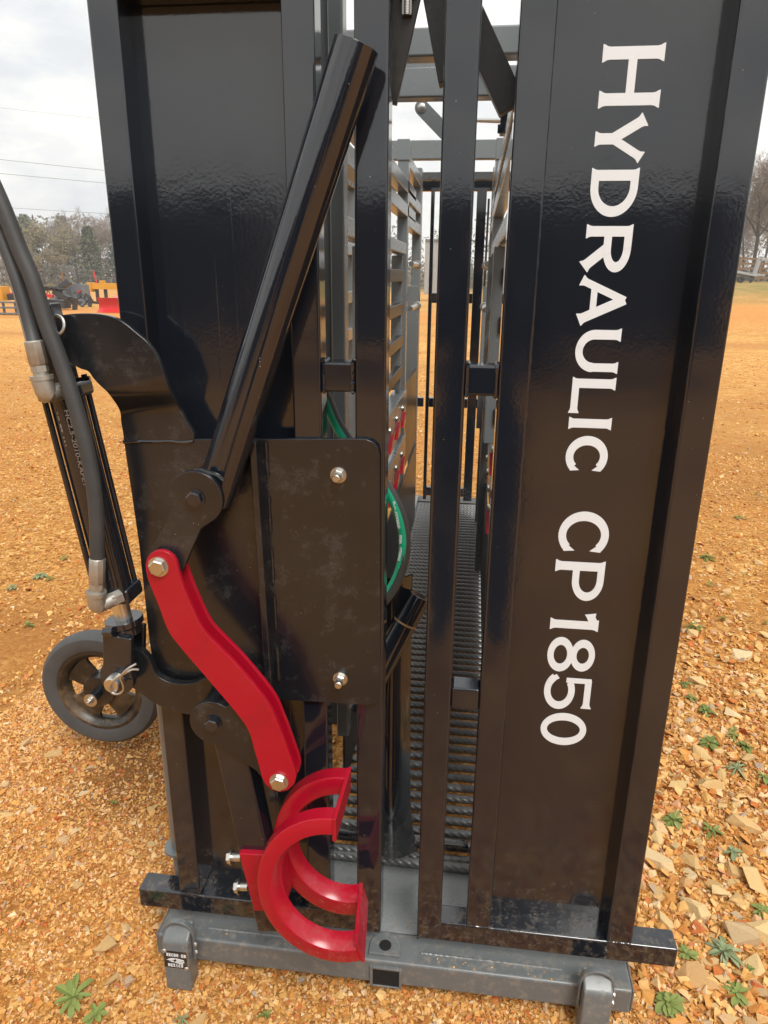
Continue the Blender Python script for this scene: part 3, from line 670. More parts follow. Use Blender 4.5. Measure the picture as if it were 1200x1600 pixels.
MB().tube(smooth_path([P(x, y, cy-.064-d_) for x, y, d_ in [(217, 1046, -.006), (207, 1046, -.004), (197, 1051, .0), (186, 1057, .0), (176, 1065, 0), (171, 1075, 0), (176, 1083, 0), (186, 1084, 0), (193, 1077, 0), (191, 1066, 0), (189, 1057, .002), (200, 1045, .002), (213, 1037, -.004)]], 60), .0021, 8).build('hitch_pin_clip', 'zinc', clv)
pb = P(163, 987, cy-.04); MB().tube([pb, pb+Vector((.018, .0, .002))], .0095, 6).build('set_screw', 'black', clv)

def text_mesh(body, size, mat, name, parent, mw, ext=.0002, align='LEFT'):
    cu_ = bpy.data.curves.new(name, 'FONT'); cu_.body = body; cu_.size = size; cu_.extrude = ext; cu_.align_x = align; cu_.offset = size*.012
    to = bpy.data.objects.new(name, cu_); COL.objects.link(to); dg = bpy.context.evaluated_depsgraph_get(); me = bpy.data.meshes.new_from_object(to.evaluated_get(dg))
    bpy.data.objects.remove(to); me.transform(mw); me.materials.clear(); me.materials.append(M[mat])
    o = bpy.data.objects.new(name, me); COL.objects.link(o); o.parent = parent; return o
def frame_m(origin, xdir, ydir):
    x = Vector(xdir).normalized(); y = Vector(ydir); y = (y-x*y.dot(x)).normalized(); z = x.cross(y)
    m = Matrix.Identity(4)
    for i in range(3): m[i][0], m[i][1], m[i][2], m[i][3] = x[i], y[i], z[i], origin[i]
    return m
for body, px, py in (('HC2.5-2010-KAPE1', 100, 640), ('02-25-KT', 88, 642)):
    p = P(px, py, cy-rb)
    off = (p-ct).dot(perp2); yv = cy-math.sqrt(max(rb*rb-off*off, 1e-6))-.0008
    text_mesh(body, .0165, 'inkgrey', 'lettering', hc, frame_m((p.x, yv, p.z), cdir, (perp2.x if perp2.x > 0 else -perp2.x, .45 if off > 0 else -.45, perp2.z if perp2.x > 0 else -perp2.z)))

# --- hoses
def hose(px, Y0, Y1, r, name='hydraulic_hose'):
    n_ = len(px); pts = []
    for i, (x, y) in enumerate(px):
        Y = Y0+(Y1-Y0)*i/(n_-1); pts.append(P(x, y, Y))
    return MB().tube(smooth_path(pts, 72), r, 20).build(name, 'rubber', CH), pts
r1 = 12*S(60, 480, -.1)
h1, q1 = hose([(-160, 20), (-90, 165), (-35, 283), (0, 366), (27, 440), (47, 512), (55, 545)], -.02, -.088, r1)
h2, q2 = hose([(-150, 0), (-75, 150), (-25, 258), (4, 322), (30, 388), (52, 440), (72, 505), (93, 560), (113, 620), (130, 680), (144, 745), (151, 810), (152, 880)], -.06, -.098, r1*1.06)
def fitting(h, a, b, r, e):
    a, b, e = Vector(a), Vector(b), Vector(e)
    fo = MB()
    K = 14; d = (b-a); u = d.normalized().orthogonal().normalized(); w = d.normalized().cross(u)
    fo.tube([a, a.lerp(b, .04), a.lerp(b, .92), b], [r*.9, r, r, r*.85], 9); fo.build('ferrule', 'brass', h, .0008)
    dd = d.normalized()
    MB().tube([b, b+dd*.010], r*.93, 6).tube([b+dd*.010, b+dd*.016], r*.8, 18).build('swivel_nut', 'brass', h)
    c = b+dd*.017
    pts = smooth_path([c, c+dd*.013, c+dd*.024+(e-c)*.18, e], 20)
    MB().tube([c-dd*.001, c+dd*.006], r*1.22, 20).tube(pts, [r*1.12]*int(len(pts)*.7)+[r*.92]*(len(pts)-int(len(pts)*.7)), 20).build('elbow', 'brass', h)
    MB().tube([e+(e-pts[-2]).normalized()*-.006, e+(e-pts[-2]).normalized()*.014], r*.98, 6).build('port_nut', 'brass', h)
fitting(h1, P(52, 532, -.088), P(61, 571, -.088), 14.5*S(55, 550, -.088), P(92, 612, -.066))
fitting(h2, P(152, 871, -.098), P(151, 911, -.098), 12.5*S(152, 890, -.098), P(178, 936, -.072))
gh, qg = hose([(480, 560), (507, 615), (527, 662), (552, 700), (584, 735), (607, 766), (626, 806), (633, 850), (624, 898), (598, 940), (560, 960)], .075, .085, 9*S(620, 850, .08))
gp = smooth_path(qg, 72); st = []
rg_ = 9*S(620, 850, .08)
vs = []
for i, q in enumerate(gp):
    d = (gp[min(i+1, len(gp)-1)]-gp[max(i-1, 0)]).normalized(); vw = (Vector(CAM)-q).normalized(); sd2 = d.cross(vw).normalized()
    for a in (-6, 6, 18, 30, 42, 54, 66, 78, 90, 100):                 # stripe on the flank of the hose
        vs.append(q+(sd2*math.cos(R_(a))+vw*math.sin(R_(a)))*(rg_*1.08))
fs = [(10*i+k, 10*i+k+1, 10*i+11+k, 10*i+10+k) for i in range(len(gp)-1) for k in range(9)]
MB().add(vs, fs).build('printed_stripe', 'green', gh)
def on_hose(body, i0, size):
    q = gp[i0]; d = (gp[i0+2]-gp[i0-2]).normalized(); vw = (Vector(CAM)-q).normalized(); s3 = d.cross(vw).normalized()
    pt = q+(s3*math.cos(R_(60))+vw*math.sin(R_(60)))*rg_*1.14
    text_mesh(body, size, 'white', 'lettering', gh, frame_m(pt, -d, s3), .0001)
for body, i0 in (('HYDRAULIC HOSE', 45), ('WEAR', 49), ('PARKRAY', 53)): on_hose(body, i0, .0065)
# white print along the left supply hose
hp1 = smooth_path(q1, 72)
for i0 in range(40, len(hp1)-3, 2):           # worn, unreadable print: short pale dashes
    q = hp1[i0]; d = (hp1[i0+1]-hp1[i0-1]).normalized(); vw = (Vector(CAM)-q).normalized(); s3 = d.cross(vw).normalized(); s3 = s3 if s3.x < 0 else -s3
    nrm = (s3*.88+vw*.47).normalized(); L = random.uniform(.004, .009)
    MB().bar(q+nrm*r1*.995-d*L, q+nrm*r1*.995+d*L, .0006, .0035, nrm).build('print_mark', 'inkgrey', h1)

# --- transport wheel
wy = .65; wc = P(161, 1073, wy); wr = 96*S(161, 1073, wy)
tw = MB().lathe(wc, (0, -1, 0), [(wr*.70, -.024), (wr*.80, -.032), (wr*.93, -.030), (wr*.985, -.020), (wr, -.008), (wr, .008), (wr*.985, .020), (wr*.93, .030), (wr*.80, .032), (wr*.72, .026), (wr*.69, .014), (wr*.69, -.014)], 72, True).build('transport_wheel', 'tyre', CH)
MB().lathe(wc, (0, -1, 0), [(wr*.715, .0255), (wr*.66, .027), (wr*.60, .018), (wr*.56, .004), (wr*.56, -.010), (wr*.70, -.018), (wr*.715, -.01)], 64, True).build('rim', 'rim', tw)
spk = MB()
for k in range(4):
    a = R_(45+90*k+6); ca, sa = math.cos(a), math.sin(a)
    def q(r, w_): return (wc.x+r*ca-w_*sa, wc.z+r*sa+w_*ca)
    spk.prism([q(wr*.16, -wr*.16), q(wr*.28, -wr*.20), q(wr*.44, -wr*.24), q(wr*.56, -wr*.36), q(wr*.56, wr*.36), q(wr*.44, wr*.24), q(wr*.28, wr*.20), q(wr*.16, wr*.16)], wy-.006, wy+.006)
spk.build('spokes', 'rim', tw, .003)
MB().tube([(wc.x, wy-.030, wc.z), (wc.x, wy+.03, wc.z)], wr*.26, 30).build('hub', 'rim', tw, .002)
MB().tube([(wc.x, wy-.075, wc.z), (wc.x, wy+.10, wc.z)], .016, 20).build('axle', 'black', tw)
MB().tube([(wc.x, wy-.078, wc.z), (wc.x, wy-.075, wc.z)], .021, 24).hexbolt((wc.x, wy-.078, wc.z), (0, -1, 0), .010, .009, .008).build('axle_bolt', 'zinc', tw)
MB().box(wc.x-.03, -.60, wy+.07, wy+.12, wc.z-.03, wc.z+.03).box(-.66, -.60, wy+.02, wy+.12, .10, .60).build('axle_arm', 'black', CH, .004)

# --- base: beam, sill plate, feet
bb = MB().box(-.640, .392, -.030, .045, .034, .098).build('base_beam', 'grey', CH, .006, 3)
MB().box(-.62, .375, .0455, .262, .092, .0975).build('sill_plate', 'grey_sill', CH, .001)
hx0, hx1 = P(578, 1520, -.034).x, P(628, 1520, -.034).x
rx = MB()
hz0, hz1 = .030, .086
rx.box(hx0, hx0+.006, -.036, .03, hz0, hz1).box(hx1-.006, hx1, -.036, .03, hz0, hz1).box(hx0+.006, hx1-.006, -.036, .03, hz1-.006, hz1).box(hx0+.006, hx1-.006, -.036, .03, hz0, hz0+.004)
rc = rx.build('receiver_socket', 'grey', bb, .0012)
MB().box(hx0+.006, hx1-.006, -.0335, -.0315, hz0+.004, hz1-.006).build('socket_shade', 'hole', rc)  # dark sheet across the mouth, the hollow's shade put into its colour
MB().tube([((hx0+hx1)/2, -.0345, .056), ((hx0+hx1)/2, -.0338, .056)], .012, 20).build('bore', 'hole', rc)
pc = PZ(602, 1478, .103)
MB().prism([(pc.x+.034*math.cos(R_(a)), pc.z) for a in ()] or [(0, 0), (1, 0), (0, 1)], 0, 0) if False else None
lug = MB(); vs = []; lp = [(pc.x-.034, pc.y-.022)]+[(pc.x+.034*math.cos(R_(a)), pc.y+.034*math.sin(R_(a))) for a in range(180, -1, -15)]+[(pc.x+.034, pc.y-.022)]
n_ = len(lp); lug.add([(x, y, .0982) for x, y in lp]+[(x, y, .105) for x, y in lp], [tuple(range(n_, 2*n_)), tuple(reversed(range(n_)))]+[(i, (i+1) % n_, n_+(i+1) % n_, n_+i) for i in range(n_)])
lg = lug.build('pin_lug', 'grey', bb, .0015)
MB().tube([(pc.x, pc.y, .1046), (pc.x, pc.y, .1056)], .0135, 28).build('pin_hole', 'hole', lg)  # solid black disc painted as the shade of the hole
def foot(xc, yb=-.075):
    w = .029
    pf = [(yb, -.004), (yb, .126), (yb+.003, .134), (yb+.009, .139), (-.0305, .156), (-.0305, -.004)]
    f = MB().add([(x, y, z) for x in (xc-w, xc+w) for y, z in pf], [tuple(range(6)), tuple(range(11, 5, -1))]+[(i, (i+1) % 6, 6+(i+1) % 6, 6+i) for i in range(6)]).build('foot_tube', 'grey', CH, .005, 3)
    st = [(xc+(w+.006)*math.cos(R_(a)), .128+.040*math.sin(R_(a))**.8) for a in range(0, 181, 12)]
    st2 = [(xc+(w+.001)*math.cos(R_(a)), .125+.037*math.sin(R_(a))**.8) for a in range(180, -1, -12)]
    MB().prism([(xc+w+.006, .066)]+st+[(xc-w-.006, .066), (xc-w-.001, .066)]+st2+[(xc+w+.001, .066)], yb+.022, yb+.034).build('strap', 'grey', f, .0015)
    for k in (0, 1):
        MB().hexbolt((xc+w+.006, yb+.028, .105-.022*k), (1, 0, 0), .006, .004).build('bolt', 'zinc', f)
    return f
f1 = foot(-.578); f2 = foot(.312)
for xx in (-.642, .394):
    MB().box(xx-.002, xx+.002, -.027, .042, .038, .095).build('end_cap', 'grey', bb, .0015)
# badge with lettering and emblem
bx, bz, by = -.578, .089, -.0765
bd = MB().box(bx-.026, bx+.026, by-.0012, by+.0012, bz-.024, bz+.024).build('badge', 'black_plate', CH, .0006)
MB().box(bx-.0268, bx+.0268, by-.0004, by+.0008, bz-.0248, bz+.0248).build('badge_border', 'zinc', bd)
for sx_, sz_ in ((-1, 1), (1, -1)):
    MB().tube([(bx+sx_*.0235, by-.001, bz+sz_*.0225), (bx+sx_*.0235, by-.003, bz+sz_*.0225)], [.0055, .004], 18).build('rivet', 'brass', bd)
def word(w_, zc, hh, x0, x1):
    mb = MB(); nn = len(w_); wch = (x1-x0)/nn; k = 0
    for i, ch in enumerate(w_):
        if ch == ' ': continue
        cw = wch*(.45 if ch == 'I' else .84)
        for poly in glyphs(ch, cw/hh, .22, .17, 0):
            k += 1; mb.prism([(x0+wch*i+(wch-cw)/2+x*hh, zc+y*hh) for x, y in poly], by-.0016-.00001*(k % 9), by-.0012)
    o = mb.build('lettering', 'white', bd, smooth=False); o['kind'] = 'stuff'; return o
word('HECHO EN', bz+.0095, .0085, bx-.0195, bx+.025); word('MEXICO', bz-.020, .0085, bx-.018, bx+.017)
em = MB()                                    # eagle head: beak, brow and three feather bars
for i, poly in enumerate([[(-.020, -.001), (-.012, .004), (-.004, .006), (.002, .004), (-.004, .001), (-.012, -.001)], [(-.014, -.003), (-.006, -.001), (-.002, -.006), (-.008, -.005)],
             [(.001, .006), (.019, .003), (.020, .000), (.003, .002)], [(.002, .001), (.020, -.002), (.020, -.005), (.003, -.002)], [(.000, -.003), (.018, -.007), (.016, -.010), (-.001, -.006)]]):
    em.prism([(bx+x, bz+y-.001) for x, y in poly], by-.0016-.00002*i, by-.0012)
em.build('emblem', 'white', bd, smooth=False)

cb_ = MB(); rnd = random.Random(12)
for _ in range(150):
    x = rnd.uniform(-.60, .36); y = rnd.choice([rnd.uniform(-.026, -.002), rnd.uniform(.055, .09)]); q = rnd.uniform(.0008, .0032)*(.7 if x < -.1 else 1); V, Fc = PEB[rnd.randrange(16)]
    z = .0985+q*.3; cb_.add([(x+v[0]*q, y+v[1]*q, z+v[2]*q) for v in V.tolist()], [tuple(f) for f in Fc.tolist()])
cb_.build('soil_crumbs', 'gravel', bb, smooth=False)['kind'] = 'stuff'
def bead(a, b, r0, parent, mat='black'):
    a, b = Vector(a), Vector(b); n_ = max(4, int((b-a).length/.004))
    MB().tube([a.lerp(b, k/n_)+Vector((0, 0, random.uniform(-.0006, .0006))) for k in range(n_+1)], [r0+random.uniform(-.0009, .0009) for _ in range(n_+1)], 7).build('weld_bead', mat, parent)
for d, x0_, x1_ in ((dl, -.590, -.546), (dl, -.297, -.251), (dr, .045, .091), (dr, .335, .382)): bead((x0_, .002, .1905), (x1_, .002, .1905), .0028, d)
bead((-.060, .0008, .140), (-.013, .0008, .187), .0016, dr); bead((-.53, -.0005, .0985), (-.23, -.0005, .0985), .0032, bb, 'grey'); bead((-.05, -.0005, .0985), (.25, -.0005, .0985), .0032, bb, 'grey')
# --- floor of ribbed bars
yb = .262; i = 0; proto = None
while yb < 3.22:
    if proto is None:
        proto = MB().tube([(-.31, 0, 0), (.11, 0, 0)], .0112, 12).build('floor_bar', 'rebar', CH)
        o = proto
    else:
        o = proto.copy(); COL.objects.link(o); o.parent = CH
    o.location = (0, yb, .108); yb += .0442; i += 1
for x in (-.318, .118):
    MB().box(x-.008, x+.008, .24, 3.3, .06, .135).build('floor_rail', 'grey_far', CH, .002)
for y in (.25,):
    MB().tube([(-.31, y-.012, .1095), (.11, y-.012, .1095)], .0118, 12).build('floor_bar', 'rebar', CH)
MB().tube([(-.30, .287, .131), (.046, .287, .131)], .0155, 20).build('pivot_rod', 'black', CH)
# head gate spreader: bent sheet and round pipe behind the gap
sh = MB(); vs = []
prof = [(-.21, .20), (-.17, .225), (-.12, .205), (-.095, .19)]
secs = [(.150, -.215, -.078), (.22, -.20, -.090), (.32, -.195, -.098), (.62, -.19, -.104), (.90, -.185, -.105)]
for z, xa, xb in secs:
    for k in range(7):
        t = k/6; vs.append((xa+(xb-xa)*t, .215-.035*math.sin(math.pi*t)+.02*(1-min(1, (z-.15)/.12)), z))
for z, xa, xb in secs:
    for k in range(7):
        t = k/6; vs.append((xa+(xb-xa)*t, .221-.035*math.sin(math.pi*t)+.02*(1-min(1, (z-.15)/.12)), z))
K = 7; nz_ = len(secs); o2 = K*nz_; fs = []
for i in range(nz_-1):
    for k in range(K-1):
        a = i*K+k; fs += [(a, a+1, a+K+1, a+K), (o2+a, o2+a+K, o2+a+K+1, o2+a+1)]
    fs += [(i*K, i*K+K, o2+i*K+K, o2+i*K), (i*K+K-1, o2+i*K+K-1, o2+i*K+2*K-1, i*K+2*K-1)]
sh.add(vs, fs).build('spreader_sheet', 'black', CH)
pa, pe = P(560, 1110, .13), P(656, 930, .20)
sp1 = MB().tube([pa, pe], 19*S(630, 1000, .16), 32).build('spreader_pipe', 'black', CH, .002)
cq = pa.lerp(pe, .76); dq = (pe-pa).normalized()
MB().tube([cq, cq+dq*.004], 19.3*S(630, 1000, .16), 32).build('weld_seam', 'rust', sp1)

# --- side walls of the squeeze
def rails(X0, X1, lst, name='side_rail', mat='grey_far'):
    for (y0_, y1_, z0_, z1_) in lst: MB().box(X0, X1, y0_, y1_, z0_, z1_).build(name, mat, CH, .004)
for (xa, xb, sgn) in ((-.345, -.300, -1), (.056, .100, 1)):
    rails(xa, xb, [(.30, 2.45, 1.828, 1.878), (.30, 2.45, 1.735, 1.785), (.30, 2.02, 1.585, 1.63)])
    rails(xa+.012, xb-.006, [(.95, 2.0, 1.478, 1.524), (.95, 2.0, 1.345, 1.392), (.95, 2.0, 1.210, 1.257), (.95, 2.0, 1.080, 1.127)], 'drop_bar', 'dark')
    for y in (.98, 1.98):
        MB().box(xa-.012, xb-.012, y-.02, y+.02, 1.02, 1.58).build('drop_bar_post', 'grey_far', CH, .003)
    MB().box(xa, xb, 2.045, 2.10, .14, 1.99).build('side_post', 'grey_far', CH, .004)
    MB().box(xa-.004, xb+.004, 2.04, 2.105, 1.95, 2.03).build('post_cap', 'grey_far', CH, .004)
    MB().box(xa, xb, 2.78, 2.86, .14, 2.02).build('side_post', 'grey_far', CH, .004)
    MB().box(xa-.02, xb-.005, 2.75, 2.80, .70, 1.45).build('latch_channel', 'grey_far', CH, .003)
    MB().box(xa, xb, .24, .29, .14, TOP).build('side_post', 'grey_far', CH, .004)
    for z_ in (1.93, 1.80, 1.70): MB().box(xa, xb, 2.10, 2.78, z_, z_+.05).build('side_rail', 'grey_far', CH, .004)
    for z in (1.55, 1.36):
        c = (xb+.012) if sgn < 0 else (xa-.012)
        MB().tube([(c, 2.12, z), (c, 2.48, z)], .012, 12).tube([(c, 2.44, z), (c, 2.50, z)], .022, 14).build('latch_pin', 'zinc', CH)
    # lower ratchet rails with red spacers and bolts, then the kick panel
    xi = xb if sgn < 0 else .088
    for (zt, zb_) in ((1.005, .905), (.80, .70)):
        MB().box(xi-.004, xi+.004, .5, 2.10, zb_, zt).build('ratchet_rail', 'grey_far', CH, .0015)
        MB().box(min(xi, xi+sgn*.05), max(xi, xi+sgn*.05), .5, 2.10, zt-.004, zt+.002).build('rail_flange', 'grey_far', CH, .0015)
        MB().box(xi-.003+sgn*.012, xi+.003+sgn*.012, .5, 2.10, zb_-.085, zb_-.02).build('ratchet_rail', 'grey_far', CH, .0015)
        for k in range(6):
            y = .70+.24*k
            MB().tube([(xi-sgn*.004, y, zt-.055), (xi-sgn*.010, y, zt-.055), (xi-sgn*.013, y, zt-.055)], [.014, .013, .006], 12).build('carriage_bolt', 'zinc', CH)
            if sgn < 0 or k == 2:
                MB().add([(xi-sgn*.002, y-.055, zb_-.03), (xi-sgn*.002, y+.055, zb_-.03), (xi-sgn*.002, y+.055, zb_+.022), (xi-sgn*.016, y+.055, zb_-.03), (xi-sgn*.016, y-.055, zb_-.03), (xi-sgn*.016, y+.055, zb_+.022)],
                         [(0,1,2), (4,5,3), (0,4,3,1), (1,3,5,2), (0,2,5,4)]).build('spacer_wedge', 'red', CH)
    MB().box(xi-.003, xi+.003, .45, 2.80, .15, .59).build('kick_panel', 'dark', CH)
    MB().box(xi+sgn*.006-.004, xi+sgn*.006+.004, 2.12, 2.76, .62, 1.02).build('side_sheet', 'dark', CH)
MB().tube([(.045, 3.05, 1.9), (.045, 3.05, .8), (.04, 1.9, .35), (.035, .75, .14)][:2], .006, 8).build('hanging_rod', 'dark', CH)
# outer frame behind the left leaf, seen in the narrow slot
for (x0_, x1_, y0_) in ((-.262, -.236, .16), (-.300, -.268, .20)):
    MB().box(x0_, x1_, y0_, y0_+.04, .52, TOP).build('frame_post', 'grey_far', CH, .004)
for z in (1.93, 1.60, 1.36, 1.17):
    MB().box(-.70, -.655, .35, 2.9, z, z+.06).build('side_rail', 'grey_far', CH, .004)
for y in (.35, 1.6, 2.86):
    MB().box(-.71, -.66, y, y+.05, .02, TOP).build('frame_post', 'grey_far', CH, .004)
    MB().box(.425, .475, y, y+.05, .02, TOP).build('frame_post', 'grey_far', CH, .004)
fp = MB().tube([(-.622, .085, .04), (-.622, .085, 1.2)], .018, 20).build('frame_pipe', 'grey', CH)
MB().tube([(-.622, .085, .235), (-.622, .085, .243)], .034, 28).build('flange', 'grey', fp, .001)
pq = P(141, 65, .03); MB().hexbolt(pq+Vector((.004, .02, 0)), (-1, 0, 0), .009, .010).build('bolt', 'zinc', CH)

# --- overhead members and linkage
def zat(y, Y): return P(650, y, Y).z
MB().box(-.60, .40, .62, .68, zat(88, .62), zat(42, .62)).build('cross_beam', 'grey_far', CH, .005)
MB().box(-.60, .40, .95, 1.01, zat(152, .95), zat(104, .95)).build('cross_beam', 'grey_far', CH, .005)
gz = zat(104, .97)
gp_ = [(-.30, gz-.004), (.02, gz-.004), (.02, gz+.10)]+[(-.05-.09*math.sin(R_(a))*1.0, gz+.115-.085*math.cos(R_(a-0))) for a in range(0, 91, 10)]+[(-.30, gz+.06)]
MB().prism(XZ([(612, 106), (684, 106), (684, 60), (668, 58), (662, 72), (650, 84), (636, 90), (612, 92)], .96), .955, .965).build('gusset_plate', 'grey_far', CH, .001)
def fbar(pa_, pb_, Y, w_, t=.012, mat='dark', name='brace'):
    MB().bar(P(*pa_, Y), P(*pb_, Y), t, w_*S(pa_[0], pa_[1], Y), (0, 1, 0)).build(name, mat, CH, .001)
fbar((650, -70), (600, 160), .085, 44, .010, 'dark', 'linkage_arm')
fbar((668, -60), (702, 130), .12, 34, .034, 'dark', 'linkage_arm')
fbar((722, 0), (800, 170), .13, 44, .030, 'dark', 'linkage_arm')
p = P(636, 12, .075); nb = MB().tube([p+Vector((0, 0, .035)), p+Vector((0, 0, .012))], .0125, 6).tube([p+Vector((0, 0, .012)), p-Vector((0, 0, .010))], .0075, 14).build('bolt', 'zinc', CH)
for k in range(6): MB().tube([p+Vector((0, 0, .010-.0033*k)), p+Vector((0, 0, .0085-.0033*k))], .0083, 14).build('thread', 'zinc', nb)
la, lb_ = P(659, 168, 1.15), P(720, 232, 1.15); s4 = S(659, 168, 1.15)
d2 = (lb_-la).normalized(); nn2 = Vector((-d2.z, 0, d2.x))*11*s4
aa = math.atan2(nn2.z, nn2.x)
arm = [((la+nn2).x, (la+nn2).z)]+[(la.x+11*s4*math.cos(aa+R_(t)), la.z+11*s4*math.sin(aa+R_(t))) for t in range(15, 180, 15)]+[((la-nn2).x, (la-nn2).z), ((lb_-nn2).x, (lb_-nn2).z), ((lb_+nn2).x, (lb_+nn2).z)]
ra = MB().prism(arm, 1.15, 1.16).build('rocker_arm', 'grey_far', CH, .001)
MB().hexbolt(la, (0, -1, 0), 6*s4, .006).build('bolt', 'zinc', ra)
MB().tube([P(700, 186, 1.16), P(788, 189, 1.02)], 3.4*S(760, 188, 1.1), 14).build('actuator_rod', 'chrome', CH)
ab = P(786, 188, 1.02); MB().box(ab.x-.008, ab.x+.012, .99, 1.05, ab.z-.035, ab.z+.035).build('actuator_block', 'black', CH, .003)
for sg_ in (-1, 1): MB().tube([(ab.x-.014, .99, ab.z+sg_*.026), (ab.x+.018, .99, ab.z+sg_*.026)], .011, 6).build('nut', 'black', CH)
for k, (y_a, y_b) in enumerate(((70, 66), (82, 88))):
    MB().tube(smooth_path([P(700, y_a-14, .8), P(770, y_a, .8), P(800, y_b, .8), P(860, y_b+6, .8)], 20), 5.6*S(780, 75, .8), 12).build('hydraulic_hose', 'rubber', CH)
MB().box(.10, .112, .99, 1.05, zat(330, 1.0), zat(150, 1.0)).build('cylinder_bracket', 'black', CH, .002)
# rear gate
MB().box(-.60, .40, 2.90, 2.96, 2.075, 2.165).build('rear_beam', 'grey_far', CH, .005)
MB().box(-.60, .40, 3.02, 3.07, 1.99, 2.03).build('rear_beam', 'grey_far', CH, .004)
MB().box(-.60, .40, 3.20, 3.25, 1.955, 2.03).build('rear_beam', 'black', CH, .005)
for x, x2 in ((-.277, -.256), (-.020, .034)):
    MB().box(x, x2, 3.18, 3.23, .14, 1.96).build('rear_post', 'black', CH, .004)
for z in (1.35, .735, .165):
    MB().box(-.2555, -.0205, 3.185, 3.225, z, z+.055).build('rear_bar', 'black', CH, .003)
MB().box(-.40, -.289, 3.185, 3.225, .735, .79).box(.034, .2, 3.185, 3.225, .735, .79).build('rear_bar', 'black', CH, .003)
MB().box(-.31, .11, 3.22, 3.34, .095, .115).build('sill_plate', 'dark', CH)

# ------------------------------------------------------------------ weeds
def leaf_blade(L, Wd, curl, lift, n=5):
    vs = []; fs = []
    for i in range(n+1):
        t = i/n; w_ = Wd*(.25+.75*math.sin(math.pi*min(1, t**1.5*.80+.08)))*(.45 if i == 0 else 1)*(1 if i < n else .25)
        x = L*t*math.cos(lift); z = L*(t*math.sin(lift)-curl*t*t)+.004
        vs += [(x, -w_/2, z+w_*.16), (x, 0, z), (x, w_/2, z+w_*.16)]
    for i in range(n):
        for k in range(2): fs.append((3*i+k, 3*i+k+1, 3*i+4+k, 3*i+3+k))
    return vs, fs
def weed(px, py, rad, nl, label, mat='weed', big=False, ratio=.30, gx=None):
    p = PZ(px, py); x, y = (p.x, p.y); z = float(zg(x, y)); rnd = random.Random(px*7+py)
    root = empty('weed', (x, y, z+.008)) if big else None; mb = MB()
    nl = int(nl*1.5)
    for k in range(nl):
        L = rad*rnd.uniform(.5, 1.15)*(1 if k < nl*.65 else .6); a = 2*math.pi*k*.382+rnd.uniform(-.3, .3)
        vs, fs = leaf_blade(L, L*ratio*rnd.uniform(.8, 1.2), rnd.uniform(.15, .5), rnd.uniform(.08, .42) if k < nl*.65 else rnd.uniform(.5, 1.1))
        c, s_ = math.cos(a), math.sin(a); vs = [(vx*c-vy*s_, vx*s_+vy*c, vz) for vx, vy, vz in vs]
        if big: MB().add(vs, fs).build('leaf', mat, root)
        else: mb.add(vs, fs)
    if not big: root = mb.build('weed', mat); root.location = (x, y, z+.008)
    tag(root, label, 'weed', 'small weeds growing in the gravel')
for a in [(115, 1560, .050, 15, 'large bright green leafy rosette in the gravel at the bottom left corner', 'weed', True, .27),
          (150, 1586, .028, 9, 'smaller round-leaved weed touching the right side of the large bottom left rosette', 'weed', True, .5),
          (415, 1586, .017, 7, 'tiny weed in gravel below the left end of the grey base beam', 'weed', False, .35),
          (285, 1592, .018, 9, 'feathery weed below the left foot with the black badge', 'weedgrey', False, .2),
          (178, 1259, .013, 5, 'tiny green seedling in the gravel straight below the wheel', 'weed', False, .4),
          (62, 897, .050, 10, 'pale green weed left of the lower hose fitting, largest of that cluster', 'weedgrey', False, .35),
          (78, 903, .034, 8, 'small weed at the right edge of the largest pale green weed left of the hose', 'weed', False, .35),
          (20, 915, .045, 8, 'flat grey-green weed at the left picture edge level with the hose fitting', 'weedgrey', False, .3),
          (45, 976, .034, 8, 'bright green weed above left of the black wheel', 'weed', False, .35),
          (100, 870, .04, 7, 'thin weed in gravel left of the hydraulic cylinder barrel', 'weed', False, .25),
          (1085, 984, .055, 12, 'spiky green weed beside the right gate post at half its height', 'weed', False, .18),
          (1104, 872, .06, 10, 'low weed among stones right of the gate, level with the first C of CP1850', 'weed', False, .3),
          (1155, 808, .05, 8, 'lone small weed in open gravel far up the right side', 'weed', False, .3),
          (1070, 1070, .030, 8, 'small leafy weed next to the right gate post beside a grey stone', 'weed', False, .4),
          (1078, 1090, .030, 7, 'small weed just below the one beside the grey stone at the gate post', 'weed', False, .4),
          (1102, 1112, .040, 14, 'spreading row of weed leaves right of the gate post below two small weeds', 'weed', False, .35),
          (1108, 1164, .038, 30, 'dense fine-leaved green tuft between stones on the right', 'weed', False, .3),
          (1146, 1152, .032, 9, 'leafy weed growing above a tan stone on the right', 'weed', True, .35),
          (1165, 1172, .034, 10, 'weed with one broad leaf right of the tan stone', 'weed', False, .4),
          (1150, 1206, .045, 16, 'dry spidery weed with grey-green tips among stones on the right', 'weedgrey', False, .16),
          (1192, 1222, .036, 9, 'bright green weed cut by the right picture edge', 'weed', True, .4),
          (1052, 1283, .040, 22, 'wide low tuft of weeds against the foot of the right gate post', 'weed', False, .25),
          (1112, 1300, .034, 12, 'small tuft of weeds right of the wide tuft at the gate post', 'weed', False, .3),
          (1145, 1335, .030, 10, 'weed between pale stones in the right foreground', 'weedgrey', False, .35),
          (1190, 1428, .032, 9, 'weed beside big stones at the lower right picture edge', 'weed', True, .35),
          (1072, 1494, .026, 8, 'leafy weed just beyond the right end of the black bottom rail', 'weed', True, .45),
          (1130, 1490, .046, 26, 'large loose grey-green weed in the lower right foreground', 'weedgrey', False, .22),
          (1044, 1572, .040, 14, 'green weed right of the right foot of the base beam', 'weed', True, .45),
          (1150, 1556, .034, 12, 'weed close to the bottom right corner', 'weed', True, .4)]:
    weed(*a)

